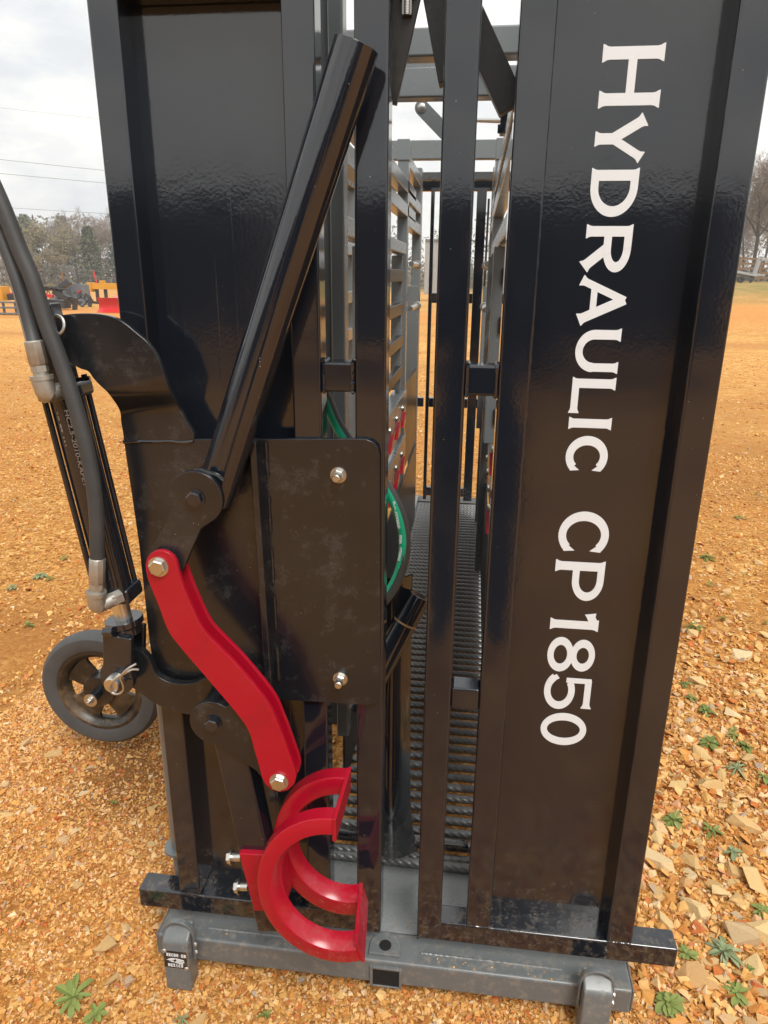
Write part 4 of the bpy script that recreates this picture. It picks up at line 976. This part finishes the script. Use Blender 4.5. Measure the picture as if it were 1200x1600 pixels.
random.seed(21)
sm = None; cnt = 0
while cnt < 46:
    x, y = random.uniform(.5, 2.3), random.uniform(-.2, 4.2)
    if x < .42+.33*max(0, y): continue
    if sm is None:
        mb = MB(); rnd = random.Random(4)
        for k in range(9):
            L = .02*rnd.uniform(.6, 1.1); a = 2.4*k; vs, fs = leaf_blade(L, L*.34, .3, rnd.uniform(.3, .9)); c, s_ = math.cos(a), math.sin(a)
            mb.add([(vx*c-vy*s_, vx*s_+vy*c, vz) for vx, vy, vz in vs], fs)
        o = sm = mb.build('seedling', 'weed')
    else:
        o = sm.copy(); COL.objects.link(o)
    q = random.uniform(.6, 1.5); o.location = (x, y, float(zg(x, y))+.008); o.rotation_euler = (0, 0, random.uniform(0, 6)); o.scale = (q, q, q)
    tag(o, 'tiny green seedling sprouting between the stones on the right', 'seedling', 'tiny seedlings right of the chute'); cnt += 1

# ------------------------------------------------------------------ background trees
def branch_mesh(seed, H, spread=.55, levels=5, upward=.35):
    rnd = random.Random(seed); segs = []
    def grow(p, d, L, r, lv):
        n = 3; q = p
        for i in range(n):
            d2 = (d+Vector((rnd.gauss(0, .13), rnd.gauss(0, .13), rnd.gauss(.04, .08)))).normalized(); e = q+d2*L/n
            segs.append((q, e, r*(1-.22*i/n), r*(1-.22*(i+1)/n), lv)); q, d = e, d2
            if lv < levels and i >= (0 if lv else 1):
                for _ in range(2 if lv < 3 else 2):
                    ax_ = Vector((rnd.gauss(0, 1), rnd.gauss(0, 1), rnd.gauss(0, .5))); ax_ = (ax_-d*ax_.dot(d)).normalized()
                    nd = (d*(1-spread*rnd.uniform(.6, 1.1))+ax_*spread*1.25+Vector((0, 0, upward*.4))).normalized()
                    grow(q, nd, L*rnd.uniform(.48, .70), r*.50, lv+1)
    grow(Vector((0, 0, 0)), Vector((0, 0, 1)), H*.52, H*.016, 0)
    tr, cr_ = MB(), MB()
    for a, b, ra_, rb_, lv in segs:
        (tr if lv < 2 else cr_).tube([a, b], [max(ra_, .012), max(rb_, .011)], 5 if lv < 2 else 3, False)
    return tr, cr_, segs
def leaves_on(segs, n, size, seed, lvmin=3):
    rnd = random.Random(seed); ends = [s for s in segs if s[4] >= lvmin]; mb = MB()
    for _ in range(n):
        s = rnd.choice(ends); c = s[1]+Vector((rnd.gauss(0, size*1.2), rnd.gauss(0, size*1.2), rnd.gauss(0, size*1.2)))
        u = Vector((rnd.gauss(0, 1), rnd.gauss(0, 1), rnd.gauss(0, 1))).normalized()*size*rnd.uniform(.5, 1.1); w_ = u.orthogonal().normalized()*size*rnd.uniform(.3, .7)
        mb.add([c-u, c+w_, c+u, c-w_], [(0, 1, 2, 3)])
    return mb
def pine_mesh(seed, H, n=5200):
    rnd = random.Random(seed); tr = MB().tube([(0, 0, 0), (.05, 0, H*.6), (0, 0, H*.97)], [H*.018, H*.012, H*.003], 7); cr_ = MB()
    limbs = []
    for k in range(62):
        t = .16+.82*(k/62)**.9; L = H*.26*(1-t)**.75*rnd.uniform(.65, 1.2)+H*.03; a = k*2.4+rnd.uniform(-.4, .4); e = Vector((math.cos(a)*L, math.sin(a)*L, H*t+L*rnd.uniform(-.05, .35)))
        b_ = Vector((0, 0, H*t)); limbs.append((b_, e)); cr_.tube([b_, e], [H*.004, H*.0015], 3, False)
    for _ in range(n):
        b_, e = rnd.choice(limbs); t = rnd.uniform(.25, 1.05); c = b_.lerp(e, t)+Vector((rnd.gauss(0, H*.018), rnd.gauss(0, H*.018), rnd.gauss(0, H*.016)))
        u = Vector((rnd.gauss(0, 1), rnd.gauss(0, 1), rnd.gauss(.3, .6))).normalized()*H*.020*rnd.uniform(.5, 1.2); w_ = u.orthogonal().normalized()*H*.010
        cr_.add([c-u, c+w_, c+u, c-w_], [(0, 1, 2, 3)])
    return tr, cr_
def make_tree(kind, seed, H):
    root = empty({'pine': 'evergreen_tree', 'bare': 'bare_tree', 'bud': 'budding_tree'}[kind])
    if kind == 'pine':
        tr, cr_ = pine_mesh(seed, H); tr.build('trunk', 'bark', root); cr_.build('crown', 'pine', root, smooth=False)
    else:
        tr, cr_, segs = branch_mesh(seed, H, .55 if kind == 'bare' else .62)
        tr.build('trunk', 'bark', root); c = cr_.build('crown', 'twig', root)
        if kind == 'bud': leaves_on(segs, 3800, H*.016, seed).build('leaf', 'budding', c, smooth=False)['kind'] = 'stuff'
    return root
def copy_tree(o, parent=None):
    c = o.copy(); COL.objects.link(c); c.parent = parent
    for ch in o.children: copy_tree(ch, c)
    return c
PROTO = {}
def tree(kind, var, px, Y, H, label, group):
    key = (kind, var)
    if key not in PROTO: PROTO[key] = (make_tree(kind, 11+var*7+len(kind), 10.0)); o = PROTO[key]
    else: o = copy_tree(PROTO[key])
    p = P(px, 445, Y); o.location = (p.x, Y, float(zg(p.x, Y))-.1); k = H/10*(.80 if px < 600 else .85); o.scale = (k*1.05, k*1.05, k); o.rotation_euler[2] = (px*1.7) % 6.28
    tag(o, label, 'tree', group)
GL, GR_ = 'trees behind the parked implements', 'bare trees beyond the rail fence'
for a in [('pine', 0, 52, 78, 9.6, 'rounded dark evergreen between the hoses and the yellow-green tree'), ('bud', 0, 90, 76, 9.2, 'yellow-green budding tree right of the rounded dark evergreen'),
          ('pine', 1, 108, 92, 10.8, 'narrow dark evergreen peeking out behind the yellow-green tree'), ('bare', 0, 122, 80, 9.8, 'brownish bare tree in the middle of the left tree line'),
          ('pine', 1, 146, 74, 7.8, 'lighter evergreen beside the chute, above the yellow and red implements'), ('bare', 1, 165, 80, 9.0, 'bare tree directly left of the chute, last of the left line'),
          ('bare', 1, 70, 90, 10.8, 'tall bare tree showing its twigs above the rounded evergreen'), ('bare', 0, 20, 82, 9.4, 'bare tree seen left of the two hoses'),
          ('bud', 0, 66, 70, 5.4, 'low yellow-green bush tree in front of the rounded evergreen'), ('bare', 1, -20, 84, 9.0, 'bare tree cut by the left picture edge'),
          ('pine', 0, 190, 84, 9.0, 'evergreen mostly hidden behind the left gate leaf'), ('bare', 1, 140, 94, 10.5, 'bare tree with fine twigs behind the lighter evergreen')]:
    tree(*a, GL)
for a in [('bare', 0, 1172, 62, 11.5, 'tall bare tree closest to the right gate post'), ('bare', 1, 1200, 66, 12.0, 'tall bare tree cut by the right picture edge'),
          ('bud', 1, 1222, 74, 11.5, 'budding tree behind the tall bare tree at the right picture edge'), ('bare', 1, 1158, 78, 9.0, 'smaller bare tree low behind the trailer tongue'),
          ('bare', 0, 1235, 58, 10.0, 'bare tree just outside the right picture edge'), ('bare', 1, 1186, 88, 11.0, 'faint bare tree furthest back on the right')]:
    tree(*a, GR_)
# distant wood all round the field, one mass
def wood_ring():
    g = np.random.default_rng(3); n = 430; per = 190
    a = np.concatenate([2*np.pi*np.arange(n)/n+g.uniform(-.01, .01, n), np.pi/2+np.pi*np.arange(420)/420, -np.pi/2+np.pi*np.arange(330)/330]); n = len(a); d = g.uniform(96, 132, n); x, y = d*np.sin(a), d*np.cos(a)
    H = g.uniform(5.5, 9.0, n)*np.where(y > 0, 1, 1.45); H[-330:] = g.uniform(1.6, 3.2, 330); x[-330:] *= .88; y[-330:] *= .88
    t = g.random((n, per))**1.15; rr = 2.4*(1-t*.6)
    c = np.stack([x[:, None]+g.normal(size=(n, per))*rr, y[:, None]+g.normal(size=(n, per))*rr, .3+H[:, None]*t], -1).reshape(-1, 3)
    u = g.normal(size=c.shape)+np.array([0, 0, .7]); u /= np.linalg.norm(u, axis=1)[:, None]; u *= g.uniform(.16, .46, len(c))[:, None]
    w_ = np.cross(u, g.normal(size=c.shape)); w_ /= np.linalg.norm(w_, axis=1)[:, None]; w_ *= g.uniform(.06, .17, len(c))[:, None]
    V = np.stack([c-u, c+w_, c+u, c-w_], 1).reshape(-1, 3); tr = MB()
    tr.v = [tuple(q) for q in V.tolist()]; tr.f = [(4*i, 4*i+1, 4*i+2, 4*i+3) for i in range(len(c))]
    o = tr.build('distant_wood', M['wood_mass'], smooth=False); tag(o, 'grey-brown leafless wood along the far edge of the field', 'wood', kind='stuff')
M['wood_mass'] = leafmat('winter_wood', [(0.15, 0.125, 0.098), (0.22, 0.185, 0.15), (0.12, 0.13, 0.075), (0.25, 0.215, 0.18), (0.18, 0.15, 0.125)])  # far wood kept pale, part of its haze is in these colours
wood_ring()

# ------------------------------------------------------------------ parked implements on the left
def gp3(px, py): p = PZ(px, py); return p
def impl(name, label, cat, px, py): 
    p = gp3(px, py); o = empty(name, p); tag(o, label, cat); return o, p, S(px, py, p.y)
def B(root, o, name, mat, x0, x1, z0, z1, y0, y1, s):        # box in local pixels of that distance
    return MB().box(x0*s, x1*s, y0, y1, z0*s, z1*s).build(name, mat, o, .01)
# red blade in front
o, p, s = impl('plow_blade', 'red curved plow blade lying in front of the yellow implement', 'plow blade', 170, 488)
cv_ = [(-.10, 0), (-.03, .05), (.02, .14), (.03, .26), (.0, .38), (-.05, .46)]
mb = MB(); vs = []
for k, x in enumerate(np.linspace(-16*s, 26*s, 9)):
    for (y, z) in cv_: vs.append((x, y*2.2-.02*k, z*22*s/.46))
    for (y, z) in cv_: vs.append((x, y*2.2-.02*k+.05, z*22*s/.46))
fs = []
for k in range(8):
    a, b = 12*k, 12*k+12
    for j in range(5): fs += [(a+j, b+j, b+j+1, a+j+1), (a+6+j, a+7+j, b+7+j, b+6+j)]
    fs += [(a, a+6, b+6, b), (a+5, b+5, b+11, a+11)]
fs += [tuple([0, 1, 2, 3, 4, 5, 11, 10, 9, 8, 7, 6]), tuple([96+i for i in (6, 7, 8, 9, 10, 11, 5, 4, 3, 2, 1, 0)])]
mb.add(vs, fs).build('blade', 'redfar', o)
MB().bar((-6*s, .3, 10*s), (10*s, .9, 30*s), .12, .14).bar((10*s, .9, 30*s), (24*s, .9, 22*s), .1, .12).build('mast', 'redfar', o, .01)
# yellow frame behind
o, p, s = impl('implement_frame', 'yellow implement frame with a raised beam behind the red plow blade', 'implement', 164, 474)
B(0, o, 'beam', 'yellow', -22, 30, 21, 30, -.1, .25, s); B(0, o, 'upper_bracket', 'yellow', -4, 4, 30, 34, -.1, .1, s); B(0, o, 'end_plate', 'yellow', -23, -17, 17, 31, -.2, .3, s)
B(0, o, 'strut', 'blackfar', 0, 4, 0, 21, 0, .15, s); B(0, o, 'strut', 'blackfar', -14, -10, 0, 21, 0, .15, s); B(0, o, 'skid', 'blackfar', -18, 28, 0, 3, -.3, .4, s)
MB().tube([(-10*s, 0, 30*s), (-13*s, 0, 48*s)], .04, 6).build('marker_rod', 'redfar', o)
# grey bucket shell
o, p, s = impl('bucket', 'dark grey loader bucket standing on edge behind the black grapple', 'bucket', 128, 476)
MB().prism([(-20*s, 0), (16*s, 0), (14*s, 30*s), (-17*s, 32*s)], 0, .08).build('back_sheet', 'greyfar', o, .01)
MB().prism([(-20*s, 0), (-16*s, 0), (-15*s, 32*s), (-18*s, 32*s)], -.6, 0).prism([(13*s, 0), (17*s, 0), (15*s, 30*s), (12*s, 30*s)], -.6, 0).build('side_sheet', 'greyfar', o, .01)
for k in range(3): MB().bar((-4*s+k*7*s, -.3, 2*s), (3*s+k*7*s, -.2, 15*s), .1, 4*s).build('rib', 'blackfar', o, .01)
B(0, o, 'latch', 'redfar', -2, 2, 18, 21, -.15, -.02, s)
# black grapple / post driver on legs
o, p, s = impl('grapple', 'black grapple attachment with red cylinder propped on a thin leg', 'grapple', 92, 484)
MB().bar((-30*s, 0, 30*s), (14*s, 0, 33*s), .25, 6*s).bar((4*s, 0, 30*s), (22*s, .1, 43*s), .3, 8*s).bar((-4*s, 0, 28*s), (20*s, 0, 16*s), .3, 8*s).build('boom', 'blackfar', o, .02)
MB().bar((-24*s, -.2, 23*s), (-2*s, -.2, 20*s), .14, 5*s).build('cylinder', 'redfar', o, .02)
MB().bar((1*s, -.1, 20*s), (-1*s, -.1, 0), .06, 2.2*s).build('leg', 'greyfar', o); MB().bar((26*s, .2, 18*s), (22*s, .2, 0), .2, 5*s).build('leg', 'blackfar', o)
MB().bar((-34*s, .1, 22*s), (-30*s, .1, 0), .2, 4*s).bar((-30*s, .1, 10*s), (14*s, .1, 8*s), .5, 12*s).build('base_frame', 'blackfar', o, .02)
for k in range(5): MB().tube(smooth_path([(-28*s+9*k*s, -.15, 31*s), (-20*s+9*k*s, -.2, (35-k)*s), (-12*s+9*k*s, -.1, 30*s)], 12), .035, 6).build('hose', 'blackfar', o)
MB().tube([(14*s, 0, 40*s), (12*s, 0, 56*s)], .04, 6).build('marker_rod', 'wood', o)
# grey rack with yellow part at the left edge
o, p, s = impl('steel_rack', 'grey steel rack with a yellow block at the left picture edge', 'rack', 10, 492)
for z in (2, 11, 19): MB().bar((-34*s, 0, z*s), (24*s, 0, z*s), .12, 2.6*s).build('rail', 'greyfar', o, .01)
for x in (-30, -4, 16): MB().bar((x*s, .05, 0), (x*s, .05, 20*s), .1, 2.2*s).build('upright', 'greyfar', o, .01)
B(0, o, 'block', 'yellow', -22, -5, 21, 42, .1, .6, s); B(0, o, 'drum', 'blackfar', 0, 22, 22, 31, .2, .8, s); B(0, o, 'cap', 'redfar', 2, 18, 31, 33, .25, .6, s)
for px_, w_ in ((34, 1), ):
    o, p, s = impl('mower_deck', 'low dark implement half hidden behind the hoses', 'implement', 50, 484)
    MB().prism([(-16*s, 4*s), (20*s, 4*s), (16*s, 18*s), (4*s, 26*s), (-12*s, 22*s)], -.3, .5).build('deck', 'blackfar', o, .03)
    MB().tube([(-10*s, -.35, 4*s), (-10*s, -.2, 4*s)], 4*s, 16).tube([(14*s, -.35, 4*s), (14*s, -.2, 4*s)], 4*s, 16).build('gauge_wheels', 'blackfar', o)
o, p, s = impl('auger_rack', 'row of dark hydraulic attachments lying behind the grapple', 'attachments', 104, 479)
rnd = random.Random(8)
for k in range(9):
    x = -46+11*k; h = rnd.uniform(9, 24)
    MB().bar((x*s, rnd.uniform(-.4, .4), 1*s), ((x+rnd.uniform(-8, 12))*s, rnd.uniform(-.4, .4), h*s), .12, rnd.uniform(2, 5)*s).build('arm', rnd.choice(['blackfar', 'blackfar', 'greyfar', 'redfar' if k == 4 else 'blackfar']), o, .01)
    MB().bar(((x-6)*s, .2, (h*.5)*s), ((x+9)*s, .25, (h*.5+rnd.uniform(-2, 3))*s), .2, rnd.uniform(2, 6)*s).build('frame_bar', rnd.choice(['blackfar', 'greyfar', 'blackfar']), o, .01)
    MB().tube(smooth_path([(x*s, -.3, h*s), ((x+4)*s, -.35, (h+3)*s), ((x+9)*s, -.3, (h-6)*s)], 10), .025, 5).build('hose', 'blackfar', o)
# through the gap of the gates: pale trailer far behind
o, p, s = impl('stock_trailer', 'pale grey trailer side seen through the gap between the gate leaves', 'trailer', 684, 470)
B(0, o, 'side_panel', 'steel', -22, 40, 10, 86, 0, .2, s); B(0, o, 'rail', 'greyfar', -22, 40, 86, 90, -.05, .2, s); B(0, o, 'fender', 'greyfar', -10, 14, 4, 12, -.2, .1, s)
for x in (-4, 8): MB().lathe((x*s, -.05, 4.5*s), (0, -1, 0), [(.4*4.5*s, -.08), (4.5*s, -.08), (4.5*s, .08), (.4*4.5*s, .08)], 20, True).build('wheel', 'blackfar', o)

# ------------------------------------------------------------------ right: rail fence and gooseneck trailer
FY = 56.0
fx0, fx1 = P(1120, 430, FY).x, P(1320, 430, FY).x
fo = empty('rail_fence', (fx0, FY, float(zg(fx0, FY)))); tag(fo, 'brown wooden rail fence behind the gooseneck trailer', 'fence')
n_ = 7
for k in range(n_):
    x = (fx1-fx0)*k/(n_-1); MB().box(x-.09, x+.09, -.09, .09, -.2, 1.75).build('post', 'wood', fo, .01)
for k in range(n_-1):
    x0_, x1_ = (fx1-fx0)*k/(n_-1), (fx1-fx0)*(k+1)/(n_-1)
    for z in (.3, .62, .94, 1.26, 1.6): MB().box(x0_+.09, x1_-.09, -.05, .0, z-.07, z+.07).build('rail', 'wood', fo)
TY = 46.0; tpx = P(1182, 438, TY); tz = float(zg(tpx.x, TY)); s = S(1182, 438, TY)
to = empty('gooseneck_trailer', (tpx.x, TY, tz)); tag(to, 'galvanised gooseneck trailer with slatted tilted deck in front of the rail fence', 'trailer')
MB().bar((-34*s, 0, 16*s), (0, 0, 10*s), .12, 2.5*s).bar((-34*s, .9, 18*s), (2*s, .9, 13*s), .12, 2.5*s).build('deck_beam', 'steel', to, .01)
for k in range(8): MB().bar((-32*s+4.2*k*s, .0, 15*s-.75*k*s), (-30*s+4.2*k*s, .9, 13*s-.65*k*s), .18, 1.6*s).build('deck_slat', 'steel', to)
MB().bar((-2*s, .4, 8*s), (3*s, .4, 36*s), .3, 4.5*s).bar((2*s, .4, 35*s), (40*s, .4, 33*s), .3, 4.5*s).build('gooseneck', 'steel', to, .02)
MB().bar((-4*s, .4, 12*s), (-5*s, .4, 0), .14, 2.6*s).build('jack_leg', 'greyfar', to, .01)
MB().bar((-36*s, .3, 7*s), (-2*s, .3, 6*s), .3, 4*s).build('chassis', 'greyfar', to, .01)
for x in (-24, ): MB().lathe((x*s, -.05, 5*s), (0, -1, 0), [(.4*5*s, -.1), (5*s, -.1), (5*s, .1), (.4*5*s, .1)], 20, True).build('wheel', 'blackfar', to)
MB().bar((0, .4, 13*s), (14*s, .4, 11*s), .2, 3*s).build('tongue', 'steel', to)

# ------------------------------------------------------------------ the person taking the photograph (seen mirrored in the paint)
M['navy'] = simple('navy_jacket_cloth', (0.008, 0.016, 0.028), 0.9, 0, 0.3, 30, 0.2, 0.002)
M['jeans'] = simple('dark_jeans', (0.016, 0.020, 0.032), 0.9, 0, 0.3, 30, 0.2, 0.002)
M['skin'] = simple('skin', (0.42, 0.24, 0.16), 0.5, 0, 0.1, 20, 0)
M['hair'] = simple('brown_hair', (0.03, 0.018, 0.010), 0.6, 0, 0.3, 60, 0)
def skin(name, verts, edges, rad, mat, parent, root=0, sub=2):
    me = bpy.data.meshes.new(name); me.from_pydata(verts, edges, []); me.update(); o = bpy.data.objects.new(name, me); COL.objects.link(o); o.parent = parent
    md = o.modifiers.new('skin', 'SKIN'); md.use_smooth_shade = True
    for i, q in enumerate(rad):
        me.skin_vertices[0].data[i].radius = q if hasattr(q, '__len__') else (q, q)
    me.skin_vertices[0].data[root].use_root = True
    sb = o.modifiers.new('sub', 'SUBSURF'); sb.levels = sub; sb.render_levels = sub; me.materials.append(M[mat]); return o
pr = empty('person', (0.03, -1.60, 0)); tag(pr, 'person in navy jacket and jeans holding a phone up in front of the gate', 'person')
bv = [(0, 0, .94), (0, .01, 1.10), (0, .0, 1.28), (0, -.01, 1.40), (0, 0, 1.47), (0, .02, 1.53)]; be = [(0, 1), (1, 2), (2, 3), (3, 4), (4, 5)]; brd = [(.155, .11), (.14, .105), (.165, .115), (.13, .10), (.058, .058), (.052, .052)]
for sx_ in (-1, 1):
    o_ = len(bv); bv += [(sx_*.10, 0, .86), (sx_*.11, .01, .50), (sx_*.115, -.02, .10), (sx_*.125, .10, .045)]; be += [(0, o_), (o_, o_+1), (o_+1, o_+2), (o_+2, o_+3)]; brd += [(.092, .095), (.062, .066), (.045, .05), (.045, .035)]
    o_ = len(bv); bv += [(sx_*.185, -.01, 1.40), (sx_*.25, .03, 1.16), (sx_*.12, .27, 1.36), (sx_*.08, .34, 1.42)]; be += [(3, o_), (o_, o_+1), (o_+1, o_+2), (o_+2, o_+3)]; brd += [(.062, .06), (.046, .046), (.034, .034), (.026, .03)]
    for f_ in range(5):
        q = len(bv); a_ = Vector((sx_*.08, .34, 1.42)); off = (f_-2)*.019
        if f_ == 0: p1, p2 = a_+Vector((-sx_*.035, .01, .03)), a_+Vector((-sx_*.055, .02, .06))
        else: p1, p2 = a_+Vector((-sx_*.005, .045, .06+off*.6)), a_+Vector((-sx_*.045, .05, .085+off))
        bv += [tuple(p1), tuple(p2)]; be += [(o_+3, q), (q, q+1)]; brd += [(.009, .009), (.0075, .0075)]
body = skin('body', bv, be, brd, 'navy', pr)
hd = MB().lathe((0, .03, 1.55), (0, 0, 1), [(.004, -.02), (.050, .0), (.066, .05), (.075, .11), (.073, .16), (.055, .205), (.02, .222), (.001, .223)], 20)
hd.add([(-.012, .098, 1.625), (.012, .098, 1.625), (0, .122, 1.622), (0, .096, 1.67)], [(0, 1, 2), (1, 3, 2), (0, 2, 3)]).build('head', 'skin', pr)
MB().lathe((0, .022, 1.64), (0, 0, 1), [(.080, .0), (.082, .05), (.078, .09), (.058, .125), (.02, .142), (.001, .143)], 20).build('hair', 'hair', pr)
jn = [(0, 0, .93), (.10, 0, .85), (.11, .01, .50), (.115, -.02, .12), (-.10, 0, .85), (-.11, .01, .50), (-.115, -.02, .12)]
skin('jeans', jn, [(0, 1), (1, 2), (2, 3), (0, 4), (4, 5), (5, 6)], [(.165, .12), (.10, .10), (.072, .076), (.058, .064), (.10, .10), (.072, .076), (.058, .064)], 'jeans', pr)
# ------------------------------------------------------------------ unseen trailers added as stand-ins for dark shapes mirrored in the paint, form assumed
M['darkbody'] = simple('dark_trailer_panel', (0.012, 0.016, 0.022), 0.45, 0, 0.3, 3, 0)
def standin_trailer(xc, yc, L, H, label):
    t = empty('standin_trailer', (xc, yc, float(zg(xc, yc)))); tag(t, label, 'trailer')
    MB().box(-L/2, L/2, -1.1, 1.1, .48, H-.06).build('body', 'darkbody', t, .04)
    MB().box(-L/2-.03, L/2+.03, -1.14, 1.14, H-.06, H).build('roof', 'blackfar', t, .02)
    for k in range(int(L/1.2)+1):
        x = -L/2+.05+k*(L-.1)/int(L/1.2); MB().box(x-.03, x+.03, 1.1, 1.13, .5, H-.08).build('side_rib', 'blackfar', t)
    MB().box(-L/2, L/2, 1.1, 1.14, .44, .56).build('skirt_rail', 'blackfar', t, .01)
    for x in (-.55, .45):
        for y in (-1.0, 1.0): MB().lathe((x, y, .37), (0, 1, 0), [(.16, -.11), (.33, -.12), (.37, -.07), (.37, .07), (.33, .12), (.16, .11)], 24, True).build('wheel', 'tyre', t)
    MB().box(-1.1, 1.0, 1.1, 1.34, .76, .80).build('fender', 'blackfar', t, .02)
    MB().bar((L/2, 0, .45), (L/2+1.2, 0, .45), .12, .12).build('tongue', 'blackfar', t, .01)
standin_trailer(-6.6, -11.6, 6.0, 2.75, 'unseen dark trailer added behind the photographer as a reflection stand-in, left one of three')
standin_trailer(0.6, -11.4, 6.2, 2.65, 'unseen dark trailer added straight behind the photographer as a reflection stand-in, middle one of three')
standin_trailer(8.0, -12.0, 5.6, 2.8, 'unseen dark trailer added behind the photographer as a reflection stand-in, right one of three')
# ------------------------------------------------------------------ thin haze over the field
hb = bpy.data.materials.new('haze_air'); hb.use_nodes = True; ht = hb.node_tree; ht.nodes.clear()
ho = N(ht, 'ShaderNodeOutputMaterial'); hv = N(ht, 'ShaderNodeVolumePrincipled', Density=0.0016); hv.inputs['Color'].default_value = (0.93, 0.95, 0.98, 1)
ht.links.new(hv.outputs[0], ho.inputs['Volume'])
M['haze'] = hb
tag(MB().box(-430, 430, -430, 430, -1.2, 30).build('haze', 'haze', smooth=False), 'thin pale haze hanging over the whole yard and field', None, None, 'stuff')
# ------------------------------------------------------------------ power lines
for (xa, ya, xb, yb_, Y, r, lab) in ((-300, 214, 420, 290, 70, .020, 'upper power wire of the close pair across the left sky'), (-300, 240, 420, 306, 70, .020, 'lower power wire of the close pair across the left sky'),
                             (-300, 302, 420, 346, 70, .017, 'power wire below the close pair in the left sky'), (-300, 132, 420, 212, 88, .012, 'faint thin power wire high in the left sky'),
                             (-300, 366, 420, 452, 58, .015, 'upper wire crossing in front of the left trees'), (-300, 374, 420, 460, 58, .015, 'lower wire crossing in front of the left trees')):
    a, b = P(xa, ya, Y), P(xb, yb_, Y+14)
    pts = [a.lerp(b, t)-Vector((0, 0, .9*4*t*(1-t)*.25)) for t in np.linspace(0, 1, 24)]
    tag(MB().tube(pts, r, 6, False).build('power_line', 'wire'), lab, 'power line', 'overhead wires')
